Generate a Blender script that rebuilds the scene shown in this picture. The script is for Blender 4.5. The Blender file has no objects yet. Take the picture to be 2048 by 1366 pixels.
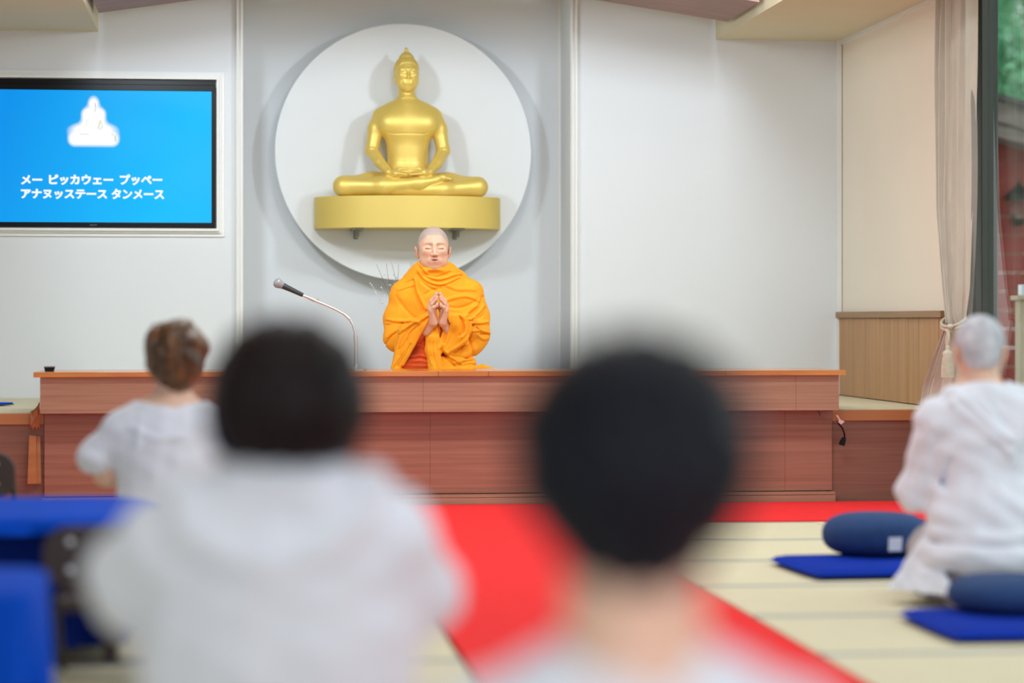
import bpy, bmesh, math, random
import numpy as np
from mathutils import Vector, Matrix

# ---------------------------------------------------------------- camera, world, lights, exposure
S = bpy.context.scene
COL = S.collection
FPX = 4836.0                       # focal length in pixels of a 2048 wide frame (85 mm lens)
CAMH = 0.943                       # the photographer sits low, lens about 0.94 m above the mats
YAW = math.atan(544/FPX)           # the hall's long axis vanishes at x=480, y=640 in the frame
cam_d = bpy.data.cameras.new('camera'); cam = bpy.data.objects.new('camera', cam_d); COL.objects.link(cam)
cam_d.sensor_width = 36; cam_d.lens = 85; cam_d.shift_y = -(683-640)/2048
cam.location = (0, 0, CAMH); cam.rotation_euler = (math.pi/2, 0, -YAW)
cam_d.dof.use_dof = True; cam_d.dof.focus_distance = 12.9; cam_d.dof.aperture_fstop = 1.2
cam_d.clip_end = 300
S.camera = cam
S.view_settings.view_transform = 'Standard'; S.view_settings.look = 'None'
S.view_settings.exposure = 0.13; S.view_settings.gamma = 1; S.view_settings.use_curve_mapping = False

w = bpy.data.worlds.new('sky'); S.world = w; w.use_nodes = True
w.node_tree.nodes['Background'].inputs[0].default_value = (0.86, 0.94, 1.0, 1)
w.node_tree.nodes['Background'].inputs[1].default_value = 1.6

def area(name, loc, size, power, color=(1, 1, 1), target=None, spread=None):
    l = bpy.data.lights.new(name, 'AREA'); l.shape = 'RECTANGLE'; l.size = size[0]; l.size_y = size[1]
    l.energy = power; l.color = color
    if spread: l.spread = math.radians(spread)
    o = bpy.data.objects.new(name, l); COL.objects.link(o); o.location = loc
    if target is not None:
        o.rotation_euler = (Vector(target)-Vector(loc)).to_track_quat('-Z', 'Y').to_euler()
    return o
# ceiling fittings of the hall (above the frame) and the two spot fittings that light the statue, plus two added fills
area('ceiling_lamp_light', (1.0, 9.8, 3.08), (3.2, 0.3), 74, (0.92, 0.97, 1.0))
area('ceiling_lamp_light', (1.0, 6.4, 3.08), (3.2, 0.3), 40, (0.88, 0.95, 1.0))
area('ceiling_lamp_light', (1.0, 3.0, 3.08), (3.2, 0.3), 20, (0.80, 0.92, 1.0))
area('rear_fill_light', (0.8, -1.6, 1.9), (4.0, 1.6), 106, (0.80, 0.90, 1.0), (1.2, 7.0, 0.9))  # unseen fill added to brighten the listeners' backs; the rear wall has no window
area('spot_light', (2.72, 11.7, 2.98), (0.3, 0.3), 34, (0.78, 0.90, 1.0), (1.5, 14.7, 1.7))
area('spot_light', (-0.68, 11.7, 2.98), (0.3, 0.3), 34, (0.78, 0.90, 1.0), (0.4, 14.7, 1.7))
area('spot_light', (1.05, 11.2, 3.1), (0.5, 0.3), 17, (0.84, 0.94, 1.0), (1.0, 14.7, 1.7))  # extra centre fill added to brighten the dark niche, not one of the fittings

# ---------------------------------------------------------------- measuring helpers (photo px -> metres)
TH = YAW
def PD(px, py, D):                 # point at camera depth D
    l = (px-1024)/FPX*D
    return (l*math.cos(TH)+D*math.sin(TH), D*math.cos(TH)-l*math.sin(TH), CAMH+(640-py)/FPX*D)
def PY(px, py, Y):                 # point on the plane y = Y
    X = Y*math.tan(TH+math.atan((px-1024)/FPX)); D = Y*math.cos(TH)+X*math.sin(TH)
    return (X, Y, CAMH+(640-py)/FPX*D)
def PZ(px, py, z=0.0):             # point on a level plane
    return PD(px, py, (CAMH-z)*FPX/(py-640))

# ---------------------------------------------------------------- materials
def lin(c):
    return tuple(((v/255)/12.92 if v/255 <= .04045 else ((v/255+.055)/1.055)**2.4) for v in c)
def pm(name, rgb, rough=.5, metal=0., var=.06, scale=6., bump=0., bscale=60., spec=None, sheen=0., stretch=(1, 1, 1), rgb2=None, attr=False, trans=0., coat=0., sss=0.):
    m = bpy.data.materials.new(name); m.use_nodes = True; nt = m.node_tree; N = nt.nodes; L = nt.links
    b = N['Principled BSDF']; b.inputs['Roughness'].default_value = rough; b.inputs['Metallic'].default_value = metal
    if spec is not None: b.inputs['Specular IOR Level'].default_value = spec
    if sheen: b.inputs['Sheen Weight'].default_value = sheen
    if coat: b.inputs['Coat Weight'].default_value = coat; b.inputs['Coat Roughness'].default_value = .15
    if sss: b.inputs['Subsurface Weight'].default_value = sss; b.inputs['Subsurface Radius'].default_value = (.012, .005, .003)
    tc = N.new('ShaderNodeTexCoord'); mp = N.new('ShaderNodeMapping'); L.new(tc.outputs['Object'], mp.inputs[0])
    mp.inputs['Scale'].default_value = stretch
    nz = N.new('ShaderNodeTexNoise'); nz.inputs['Scale'].default_value = scale; nz.inputs['Detail'].default_value = 6
    L.new(mp.outputs[0], nz.inputs['Vector'])
    mx = N.new('ShaderNodeMix'); mx.data_type = 'RGBA'
    c = lin(rgb) if rgb else (1, 1, 1)
    c2 = lin(rgb2) if rgb2 else tuple(min(1, v*(1+var)) for v in c)
    c1 = c if rgb2 else tuple(v*(1-var) for v in c)
    mx.inputs[6].default_value = (*c1, 1); mx.inputs[7].default_value = (*c2, 1)
    cr = N.new('ShaderNodeMapRange'); cr.inputs[1].default_value = .3; cr.inputs[2].default_value = .7
    L.new(nz.outputs[0], cr.inputs[0]); L.new(cr.outputs[0], mx.inputs[0])
    out = mx.outputs[2]
    if attr:
        at = N.new('ShaderNodeAttribute'); at.attribute_name = 'Col'
        mu = N.new('ShaderNodeMix'); mu.data_type = 'RGBA'; mu.blend_type = 'MULTIPLY'; mu.inputs[0].default_value = 1
        L.new(at.outputs['Color'], mu.inputs[6]); L.new(out, mu.inputs[7]); out = mu.outputs[2]
    L.new(out, b.inputs['Base Color'])
    if bump:
        n2 = N.new('ShaderNodeTexNoise'); n2.inputs['Scale'].default_value = bscale; n2.inputs['Detail'].default_value = 4
        L.new(mp.outputs[0], n2.inputs['Vector'])
        bp = N.new('ShaderNodeBump'); bp.inputs['Strength'].default_value = bump; bp.inputs['Distance'].default_value = .01
        L.new(n2.outputs[0], bp.inputs['Height']); L.new(bp.outputs[0], b.inputs['Normal'])
    return m
def emi(name, rgb, strength=1., attr=False, gloss=False):
    m = bpy.data.materials.new(name); m.use_nodes = True; nt = m.node_tree
    b = nt.nodes['Principled BSDF']; b.inputs['Base Color'].default_value = (.01, .01, .01, 1); b.inputs['Roughness'].default_value = .3; b.inputs['Specular IOR Level'].default_value = .05
    b.inputs['Emission Strength'].default_value = strength
    if rgb: b.inputs['Emission Color'].default_value = (*lin(rgb), 1)
    if attr:
        at = nt.nodes.new('ShaderNodeAttribute'); at.attribute_name = 'Col'; nt.links.new(at.outputs['Color'], b.inputs['Emission Color'])
    return m
def glassmat(name, tint=(1, 1, 1)):
    m = bpy.data.materials.new(name); m.use_nodes = True; nt = m.node_tree; N = nt.nodes
    for n in list(N): N.remove(n)
    o = N.new('ShaderNodeOutputMaterial'); t = N.new('ShaderNodeBsdfTransparent'); g = N.new('ShaderNodeBsdfGlossy'); x = N.new('ShaderNodeMixShader')
    lw = N.new('ShaderNodeLayerWeight'); pw = N.new('ShaderNodeMath'); pw.operation = 'POWER'; pw.inputs[1].default_value = 4.5; nt.links.new(lw.outputs['Facing'], pw.inputs[0]); f = N.new('ShaderNodeMath'); f.operation = 'MULTIPLY_ADD'; f.inputs[1].default_value = .7; f.inputs[2].default_value = .03; nt.links.new(pw.outputs[0], f.inputs[0])
    t.inputs[0].default_value = (*tint, 1); g.inputs['Roughness'].default_value = .01
    nt.links.new(f.outputs[0], x.inputs[0]); nt.links.new(t.outputs[0], x.inputs[1]); nt.links.new(g.outputs[0], x.inputs[2]); nt.links.new(x.outputs[0], o.inputs[0])
    return m

M = {}
M['wall'] = pm('wall_paint', (222, 225, 228), .75, var=.012, scale=1.2, bump=.03, bscale=180)
M['wall_warm'] = pm('warm_wall_paint', (240, 230, 215), .8, var=.015, scale=1.2, bump=.03, bscale=180)
M['ceil'] = pm('ceiling_paint', (214, 204, 176), .85, var=.015, scale=1.)
M['trimw'] = pm('white_trim_paint', (235, 234, 231), .5, var=.01)
M['disc'] = pm('disc_paint', (226, 229, 231), .55, var=.01, scale=2)
M['gold'] = pm('gold_paint', (236, 206, 108), .46, metal=.45, var=.03, scale=5, coat=.12)
M['goldm'] = pm('matte_gold_paint', (226, 200, 108), .5, metal=.25, var=.03, scale=3)
M['fascia'] = pm('walnut_laminate', (160, 116, 92), .42, var=.1, scale=5, stretch=(.35, 1, 14), rgb2=(182, 138, 112), bump=.05, bscale=20)
M['panel'] = pm('red_walnut_laminate', (146, 98, 78), .42, scale=5, stretch=(.3, 1, 13), rgb2=(168, 118, 95), bump=.05, bscale=20)
M['panel2'] = pm('dark_walnut_laminate', (122, 82, 66), .42, scale=5, stretch=(.3, 1, 13), rgb2=(142, 98, 80), bump=.05, bscale=20)
M['pine'] = pm('lacquered_pine', (176, 98, 30), .25, scale=3, stretch=(.6, 3, 3), rgb2=(214, 140, 60), coat=.5)
M['nosing'] = pm('orange_lacquer_wood', (172, 112, 64), .35, scale=3, stretch=(.4, 1, 8), rgb2=(188, 128, 76))
M['floorw'] = pm('brown_floor_wood', (140, 84, 48), .35, scale=4, stretch=(.3, 8, 1), rgb2=(166, 104, 64))
M['tatami'] = pm('straw_weave', (212, 202, 170), .75, scale=8, stretch=(1, 4, 1), rgb2=(220, 211, 181), bump=.12, bscale=260)
M['edge'] = pm('grey_blue_mat_border', (150, 160, 166), .8, var=.05)
M['carpet'] = pm('red_carpet_pile', (240, 52, 54), .95, var=.05, scale=30, bump=.15, bscale=400, spec=.12)
M['wains'] = pm('cedar_board', (172, 130, 88), .55, scale=3, stretch=(6, 6, .4), rgb2=(192, 148, 102))
M['rail'] = pm('dull_brown_rail', (150, 116, 78), .5, scale=3, stretch=(1, .3, 6), rgb2=(164, 130, 92))
M['beam'] = pm('beam_veneer', (132, 96, 82), .5, scale=3, stretch=(.4, 3, 6), rgb2=(150, 112, 96))
M['black'] = pm('black_plastic', (10, 10, 12), .3, var=.1, spec=.2)
M['steel'] = pm('chrome_steel', (214, 214, 218), .38, metal=.75, var=.03)
M['mesh'] = pm('grey_mic_mesh', (176, 180, 188), .5, metal=.3, var=.15, scale=500, bump=.6, bscale=900)
M['micb'] = pm('dark_grey_enamel', (48, 50, 56), .4, var=.08)
M['grey'] = pm('grey_metal_bracket', (135, 130, 118), .4, metal=.5, var=.05)
M['curtain'] = pm('oatmeal_linen', (206, 200, 186), .9, var=.05, scale=30, stretch=(1, 1, .2), bump=.1, bscale=300, sheen=.2)
M['sheer'] = pm('grey_lining', (150, 148, 140), .9, var=.05)
M['rope'] = pm('cream_cord', (214, 204, 184), .85, var=.08, scale=60, bump=.4, bscale=300)
M['alu'] = pm('bronze_aluminium', (76, 76, 70), .4, metal=.5, var=.04)
M['alud'] = pm('dark_aluminium', (30, 31, 31), .4, metal=.4, var=.04)
M['glass'] = glassmat('window_glass', (.93, .97, .95))
M['blue'] = pm('royal_blue_cloth', (0, 74, 200), .85, var=.06, scale=12, bump=.1, bscale=200, spec=.12)
M['navy'] = pm('navy_cotton', (28, 62, 112), .9, var=.08, scale=20, bump=.15, bscale=300)
M['blue_shade'] = pm('shaded_blue_cloth', (4, 30, 104), .9, var=.06, scale=12, spec=.12)  # the blue cloth darkened in colour to stand for shade under the table top
M['bluemat'] = pm('deep_blue_mat_cloth', (0, 46, 160), .9, var=.06, scale=14, bump=.1, bscale=300, spec=.12)
M['tag'] = pm('white_tag', (228, 230, 232), .7)
M['vinyl'] = pm('dark_brown_vinyl', (52, 36, 32), .45, var=.08, scale=20)
M['tube'] = pm('brown_tube_steel', (50, 38, 36), .35, metal=.4)
M['skin'] = pm('skin', None, .48, attr=True, var=.03, scale=30, sss=.12)
M['skinb'] = pm('skin_plain', (232, 190, 166), .5, var=.03, scale=30, sss=.08)
M['robe'] = pm('saffron_cotton', (255, 160, 18), .85, var=.04, scale=14, bump=.12, bscale=250)
M['robe2'] = pm('deep_orange_cotton', (226, 84, 18), .85, var=.06, scale=14, bump=.12, bscale=250, sheen=.2)
M['white'] = pm('white_cotton', (232, 236, 248), .9, var=.02, scale=8, bump=.08, bscale=260)
M['white2'] = pm('offwhite_linen', (228, 226, 236), .9, var=.04, scale=8, bump=.08, bscale=260)
M['greypant'] = pm('pale_grey_trousers', (178, 172, 178), .9, var=.06, scale=12)
M['hair1'] = pm('brown_highlighted_hair', (26, 17, 15), .38, scale=26, stretch=(1, 1, .45), rgb2=(122, 78, 40), bump=.4, bscale=60)
M['hair2'] = pm('dark_brown_hair', (28, 20, 22), .4, var=.3, scale=12, bump=.3, bscale=80, spec=.12)
M['hair3'] = pm('black_hair', (22, 24, 32), .45, var=.2, scale=12, bump=.3, bscale=80, spec=.12)
M['hairg'] = pm('grey_hair', (168, 170, 180), .6, scale=22, rgb2=(222, 224, 232), bump=.4, bscale=200)
M['twig'] = pm('dry_twig', (110, 84, 74), .7, var=.15)
M['bead'] = pm('silver_bead', (235, 238, 240), .2, metal=.3)
M['pinktag'] = pm('pale_pink_tag', (240, 214, 214), .7)
M['leaf'] = pm('green_leaf', (62, 150, 104), .6, scale=2.5, rgb2=(150, 215, 165))
M['bark'] = pm('tree_bark', (78, 66, 56), .9, scale=8, rgb2=(98, 84, 70), bump=.4)
M['redwall'] = pm('red_painted_boards', (140, 40, 28), .6, scale=3, stretch=(.4, 1, 6), rgb2=(158, 50, 36))
M['eave'] = pm('weathered_eave_board', (112, 96, 90), .7, scale=4, stretch=(.5, 1, 6), rgb2=(146, 130, 122))
M['roof'] = pm('dark_roof_metal', (70, 66, 64), .6)
M['postw'] = pm('pale_wood_post', (196, 172, 146), .7, var=.08)
M['ground'] = pm('outdoor_ground', (96, 104, 82), .95, var=.2, scale=3)
M['screen'] = emi('screen_image', None, 0.92, attr=True)
M['glyph'] = emi('screen_lettering', (250, 253, 255), 0.92)
M['logo'] = pm('grey_lettering', (120, 122, 126), .5)

# ---------------------------------------------------------------- mesh helpers
class MB:
    def __init__(s): s.v = []; s.f = []; s.sm = False
    def box(s, x0, x1, y0, y1, z0, z1, bev=0):
        b = len(s.v)
        if bev <= 0:
            s.v += [(x, y, z) for x in (x0, x1) for y in (y0, y1) for z in (z0, z1)]
            s.f += [tuple(b+i for i in q) for q in ((0, 1, 3, 2), (4, 6, 7, 5), (0, 4, 5, 1), (2, 3, 7, 6), (0, 2, 6, 4), (1, 5, 7, 3))]
            return s
        bm = bmesh.new(); vs = [bm.verts.new((x, y, z)) for x in (x0, x1) for y in (y0, y1) for z in (z0, z1)]
        for q in ((0, 1, 3, 2), (4, 6, 7, 5), (0, 4, 5, 1), (2, 3, 7, 6), (0, 2, 6, 4), (1, 5, 7, 3)): bm.faces.new([vs[i] for i in q])
        bmesh.ops.bevel(bm, geom=bm.edges[:], offset=bev, segments=3, affect='EDGES', profile=.5)
        bm.verts.ensure_lookup_table()
        for i, v in enumerate(bm.verts): v.index = i
        s.v += [tuple(v.co) for v in bm.verts]; s.f += [tuple(b+v.index for v in f.verts) for f in bm.faces]; bm.free()
        return s
    def tube(s, pts, r, n=10, cap=True):
        pts = [Vector(p) for p in pts]; rs = r if isinstance(r, (list, tuple)) else [r]*len(pts)
        b = len(s.v); up = None
        for i, p in enumerate(pts):
            t = (pts[min(i+1, len(pts)-1)]-pts[max(i-1, 0)]).normalized()
            if up is None: up = t.orthogonal().normalized()
            else: up = (up-t*up.dot(t)).normalized()
            sd = t.cross(up)
            for k in range(n):
                a = 2*math.pi*k/n; s.v.append(tuple(p+(up*math.cos(a)+sd*math.sin(a))*rs[i]))
        for i in range(len(pts)-1):
            for k in range(n):
                a = b+i*n+k; c = b+i*n+(k+1) % n; s.f.append((a, c, c+n, a+n))
        if cap: s.f.append(tuple(b+k for k in reversed(range(n)))); s.f.append(tuple(b+(len(pts)-1)*n+k for k in range(n)))
        return s
    def lathe(s, prof, n=32, c=(0, 0, 0), rot=None):
        b = len(s.v)
        for r, z in prof:
            for k in range(n):
                a = 2*math.pi*k/n; v = Vector((r*math.cos(a), r*math.sin(a), z))
                if rot is not None: v = rot @ v
                s.v.append((v.x+c[0], v.y+c[1], v.z+c[2]))
        for i in range(len(prof)-1):
            for k in range(n):
                a = b+i*n+k; d = b+i*n+(k+1) % n; s.f.append((a, d, d+n, a+n))
        s.f.append(tuple(b+k for k in reversed(range(n)))); s.f.append(tuple(b+(len(prof)-1)*n+k for k in range(n)))
        return s
    def prism(s, poly, axis, a0, a1):     # poly: 2D points in the plane across 'axis'
        b = len(s.v); n = len(poly)
        for a in (a0, a1):
            for p, q in poly:
                s.v.append({'x': (a, p, q), 'y': (p, a, q), 'z': (p, q, a)}[axis])
        s.f.append(tuple(b+i for i in range(n))); s.f.append(tuple(b+n+i for i in reversed(range(n))))
        for i in range(n): j = (i+1) % n; s.f.append((b+j, b+i, b+n+i, b+n+j))
        return s
def link(name, me, mat=None, parent=None, smooth=False, loc=None, rotz=0.):
    o = bpy.data.objects.new(name, me); COL.objects.link(o)
    if mat is not None: me.materials.clear(); me.materials.append(M[mat] if isinstance(mat, str) else mat)
    if smooth: me.polygons.foreach_set('use_smooth', [True]*len(me.polygons))
    if parent is not None: o.parent = parent
    if loc is not None: o.location = loc
    if rotz: o.rotation_euler = (0, 0, rotz)
    return o
def fixn(me):
    bm = bmesh.new(); bm.from_mesh(me); bmesh.ops.recalc_face_normals(bm, faces=bm.faces[:]); bm.to_mesh(me); bm.free()
def build(name, mb, mat, parent=None, smooth=False, loc=None, rotz=0.):
    me = bpy.data.meshes.new(name); me.from_pydata(mb.v, [], mb.f); fixn(me)
    o = link(name, me, mat, parent, False, loc, rotz)
    if smooth:
        me.polygons.foreach_set('use_smooth', [True]*len(me.polygons)); me.set_sharp_from_angle(angle=math.radians(40))
    return o
def tag(o, label=None, cat=None, group=None, kind=None):
    if label: o['label'] = label
    if cat: o['category'] = cat
    if group: o['group'] = group
    if kind: o['kind'] = kind
    return o
def empty(name, loc=(0, 0, 0), rotz=0., label=None, cat=None, group=None, kind=None):
    o = bpy.data.objects.new(name, None); COL.objects.link(o); o.location = loc; o.rotation_euler = (0, 0, rotz); o.empty_display_size = .1
    return tag(o, label, cat, group, kind)
def copy_tree(o, parent=None):
    c = o.copy(); COL.objects.link(c); c.parent = parent
    for ch in list(o.children): copy_tree(ch, c)
    return c

# ---------------------------------------------------------------- signed-distance sculpting
f32 = np.float32
def V(*a): return np.array(a, f32)
def ell(p, c, r):
    r = np.array(r, f32); q = (p-np.array(c, f32)); k0 = np.linalg.norm(q/r, axis=1); k1 = np.linalg.norm(q/(r*r), axis=1)
    return k0*(k0-1)/np.maximum(k1, 1e-6)
def cap(p, a, b, ra, rb=None, sc=None):
    a = np.array(a, f32); b = np.array(b, f32); rb = ra if rb is None else rb
    if sc is not None: sc = np.array(sc, f32); p = p*sc; a = a*sc; b = b*sc
    ab = b-a; h = np.clip(((p-a)@ab)/max(float(ab@ab), 1e-9), 0, 1)
    return np.linalg.norm(p-a-h[:, None]*ab, axis=1)-(ra+(rb-ra)*h)
def chain(p, pts, rs, k=.01):
    d = None
    for i in range(len(pts)-1):
        e = cap(p, pts[i], pts[i+1], rs[i], rs[i+1]); d = e if d is None else smin(d, e, k)
    return d
def smin(a, b, k):
    h = np.maximum(k-np.abs(a-b), 0)/k
    return np.minimum(a, b)-h*h*k*.25
def smax(a, b, k): return -smin(-a, -b, k)
def sub(a, b, k): return smax(a, -b, k)
def mir(p): q = p.copy(); q[:, 0] = np.abs(q[:, 0]); return q
def mirs(p, k=.02): q = p.copy(); q[:, 0] = np.sqrt(q[:, 0]**2+k*k)-k*.5; return q
def rotx(p, c, a):
    q = p-np.array(c, f32); ca, sa = math.cos(a), math.sin(a)
    return np.stack([q[:, 0], q[:, 1]*ca-q[:, 2]*sa, q[:, 1]*sa+q[:, 2]*ca], 1)+np.array(c, f32)
def rotz_(p, c, a):
    q = p-np.array(c, f32); ca, sa = math.cos(a), math.sin(a)
    return np.stack([q[:, 0]*ca-q[:, 1]*sa, q[:, 0]*sa+q[:, 1]*ca, q[:, 2]], 1)+np.array(c, f32)
def roty_(p, c, a):
    q = p-np.array(c, f32); ca, sa = math.cos(a), math.sin(a)
    return np.stack([q[:, 0]*ca+q[:, 2]*sa, q[:, 1], -q[:, 0]*sa+q[:, 2]*ca], 1)+np.array(c, f32)
def ss(x, a, b):
    t = np.clip((x-a)/(b-a), 0, 1); return t*t*(3-2*t)
def chaikin(a, n=2):
    a = [tuple(t) for t in a]
    for _ in range(n):
        if len(a) < 3: break
        b = [a[0]]
        for p, q in zip(a[:-1], a[1:]): b += [(p[0]*.75+q[0]*.25, p[1]*.75+q[1]*.25), (p[0]*.25+q[0]*.75, p[1]*.25+q[1]*.75)]
        a = b+[a[-1]]
    return a
def strokes(p, items, front=None):       # items: (pts in x,z ; width ; amplitude) -> displacement
    out = np.zeros(len(p), f32); q = p[:, [0, 2]]
    for pts, wd, amp in items:
        P = np.array(pts, f32); lo, hi = P.min(0)-3*wd, P.max(0)+3*wd
        ix = np.nonzero(((q >= lo) & (q <= hi)).all(1))[0]
        if not len(ix): continue
        qq = q[ix]; best = np.full(len(ix), 9., f32)
        for i in range(len(P)-1):
            a = P[i]; ab = P[i+1]-a
            h = np.clip(((qq-a)@ab)/max(float(ab@ab), 1e-9), 0, 1); e = qq-a-h[:, None]*ab
            best = np.minimum(best, e[:, 0]**2+e[:, 1]**2)
        out[ix] += amp*np.exp(-best/(wd*wd))
    if front is not None: out *= 1-ss(p[:, 1], front-.03, front+.03)
    return out
def sdf_mesh(name, f, lo, hi, res, colf=None, newton=2, lip=1.35):
    """Sparse surface-nets mesher for the distance function f inside lo..hi."""
    B = 8; lo = np.array(lo, np.float64); n = np.ceil((np.array(hi)-lo)/res/B).astype(int)
    bi = np.stack(np.meshgrid(*[np.arange(k) for k in n], indexing='ij'), -1).reshape(-1, 3)
    cen = lo+(bi+.5)*B*res
    d = np.concatenate([f(c.astype(f32)) for c in np.array_split(cen, max(1, len(cen)//200000))])
    bi = bi[np.abs(d) < .5*B*res*1.7321*lip]
    loc = np.stack(np.meshgrid(*[np.arange(B+1)]*3, indexing='ij'), -1).reshape(-1, 3)
    NX = (n*B+2).astype(np.int64)
    def key(c): return (c[..., 0]*NX[1]+c[..., 1])*NX[2]+c[..., 2]
    keys = []; verts = []; quads = []
    dirs = np.eye(3, dtype=int)
    corners = np.array([(i, j, k) for i in (0, 1) for j in (0, 1) for k in (0, 1)])
    edges = [(a, b) for a in range(8) for b in range(a+1, 8) if np.abs(corners[a]-corners[b]).sum() == 1]
    for ch in np.array_split(bi, max(1, len(bi)//400)):
        if not len(ch): continue
        g = ch[:, None, :]*B+loc[None]
        val = f((lo+g.reshape(-1, 3)*res).astype(f32)).reshape(len(ch), B+1, B+1, B+1)
        ins = val < 0
        c8 = [val[:, c[0]:B+c[0], c[1]:B+c[1], c[2]:B+c[2]] for c in corners]
        s8 = [x < 0 for x in c8]; cnt = sum(x.astype(np.int8) for x in s8); act = (cnt > 0) & (cnt < 8)
        ia = np.argwhere(act)
        if not len(ia): continue
        vals = np.stack([x[act] for x in c8], 1); acc = np.zeros((len(ia), 3)); na = np.zeros(len(ia))
        for a, b in edges:
            va, vb = vals[:, a], vals[:, b]; cr = (va < 0) != (vb < 0)
            t = np.where(cr, va/np.where(cr, va-vb, 1), 0)
            acc += np.where(cr[:, None], corners[a]+(corners[b]-corners[a])*t[:, None], 0); na += cr
        cell = ch[ia[:, 0]]*B+ia[:, 1:]
        verts.append(lo+(cell+acc/na[:, None])*res); keys.append(key(cell))
        for ax in range(3):
            A = ins[:, :B, :B, :B]; sl = [slice(0, B)]*3; sl[ax] = slice(1, B+1); Bv = ins[(slice(None), *sl)]
            e = np.argwhere(A != Bv)
            if not len(e): continue
            base = ch[e[:, 0]]*B+e[:, 1:]; u, v = dirs[(ax+1) % 3], dirs[(ax+2) % 3]
            flip = A[e[:, 0], e[:, 1], e[:, 2], e[:, 3]]
            q = np.stack([key(base), key(base-u), key(base-u-v), key(base-v)], 1)
            q = np.where(flip[:, None], q, q[:, ::-1])
            ok = (base-u-v >= 0).all(1); quads.append(q[ok])
    keys = np.concatenate(keys); verts = np.concatenate(verts); quads = np.concatenate(quads)
    o = np.argsort(keys); keys = keys[o]; verts = verts[o]
    ix = np.clip(np.searchsorted(keys, quads), 0, len(keys)-1); ok = (keys[ix] == quads).all(1); ix = ix[ok]
    v = verts.astype(f32); e = res*.5
    for _ in range(newton):
        d = f(v); gr = np.stack([f(v+e*np.array(a, f32))-f(v-e*np.array(a, f32)) for a in np.eye(3)], 1)/(2*e)
        g2 = np.maximum((gr**2).sum(1), .2); st = np.clip(d/g2, -res*.7, res*.7); v = v-st[:, None]*gr
    me = bpy.data.meshes.new(name); nv, nf = len(v), len(ix)
    me.vertices.add(nv); me.vertices.foreach_set('co', v.reshape(-1))
    me.loops.add(nf*4); me.loops.foreach_set('vertex_index', ix.reshape(-1).astype(np.int32))
    me.polygons.add(nf); me.polygons.foreach_set('loop_start', np.arange(nf, dtype=np.int32)*4)
    me.polygons.foreach_set('use_smooth', np.ones(nf, bool))
    me.update(calc_edges=True); me.validate()
    if colf is not None:
        c = np.ones((nv, 4), f32); c[:, :3] = colf(v); at = me.color_attributes.new('Col', 'FLOAT_COLOR', 'POINT'); at.data.foreach_set('color', c.reshape(-1))
    return me
# ---------------------------------------------------------------- room shell
YB, YN = 14.45, 14.95              # back wall, niche back
XL, XR = -3.2, 3.65                # side walls
NX0, NX1 = .012, 1.985             # niche
ZC, ZT = 2.645, 3.25               # low side ceilings, raised middle
YP = 12.15                         # front of the side platforms
def struct(name, mb, mat, parent=None, smooth=False):
    o = build(name, mb, mat, parent, smooth)
    if parent is None: o['kind'] = 'structure'
    return o
floor = struct('floor', MB().box(XL-.1, XR+.1, -2.2, 15.1, -.12, 0), 'floorw')
struct('wall_back', MB().box(XL, NX0, YB, YB+.6, 0, ZT).box(NX1, XR+.1, YB, YB+.6, 0, ZT), 'wall')
struct('wall_niche', MB().box(NX0, NX1, YN, YN+.1, 0, ZT), 'wall')
struct('wall_left', MB().box(XL-.1, XL, -2.2, 15.05, 0, ZT), 'wall')
struct('wall_rear', MB().box(XL-.1, XR+.1, -2.3, -2.2, 0, ZT), 'wall')
wr = struct('wall_right', MB().box(XR, XR+.12, 12.22, 15.05, 0, ZT), 'wall_warm')
struct('wall_right_header', MB().box(XR+.02, XR+.12, -2.2, 12.22, 2.95, ZT).box(XR+.02, XR+.12, -2.2, 2.0, 0, 2.95), 'wall')
struct('ceiling', MB().box(XL-.1, XR+.2, -2.3, 15.1, ZT, ZT+.1).box(XL, -.83, 11.0, YB, ZC, ZT).box(2.87, XR, 11.0, YB, ZC, ZT), 'ceil')
# gabled wooden valance in front of the back wall
vy0, vy1, ve, va, vm = 13.07, 13.95, 2.692, 2.965, 1.02
struct('trim_1', MB().prism([(-.8, ve), (vm, va), (2.84, ve), (2.84, ve+.16), (vm, va+.16), (-.8, ve+.16)], 'y', vy0, vy1), 'beam')
# white mouldings: niche edges, right corner, picture-rail along the right wall's top
def moulding(name, x0, x1, y, z0, z1, d=.016):
    mb = MB(); w_ = (x1-x0)
    mb.box(x0, x1, y-d, y, z0, z1); mb.box(x0+w_*.12, x0+w_*.3, y-d*1.9, y-d, z0, z1, .0015); mb.box(x0+w_*.62, x0+w_*.9, y-d*1.6, y-d, z0, z1, .0015)
    return struct(name, mb, 'trimw')
moulding('trim_2', NX0-.038, NX0+.006, YB, .5, ZT)
moulding('trim_3', NX1-.006, NX1+.038, YB, .5, ZT)
struct('trim_4', MB().box(NX1-.014, NX1, YN-.014, YN, .5, ZT), 'trimw')
struct('trim_5', MB().box(XR-.035, XR-.005, YB-.03, YB, .488, ZC), 'trimw')
struct('trim_6', MB().box(XR-.02, XR, 12.22, YB, ZC-.022, ZC), 'trimw')
# wainscot along the right wall: backing and rail, with its boards
wc = struct('trim_8', MB().box(XR-.006, XR-.001, 12.22, YB-.01, .488, .955).box(XR-.04, XR-.001, 12.22, YB-.01, .955, .992, .004), 'rail')
y = YB-.012; k = 0
rnd = random.Random(3)
while y > 12.3:
    wd = .205 if k % 3 else .175
    y0 = max(y-wd+.004, 12.23)
    build('board', MB().box(XR-.020-rnd.random()*.004, XR-.006, y0, y, .488, .955, .003), 'wains', wc)
    y -= wd; k += 1

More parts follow.
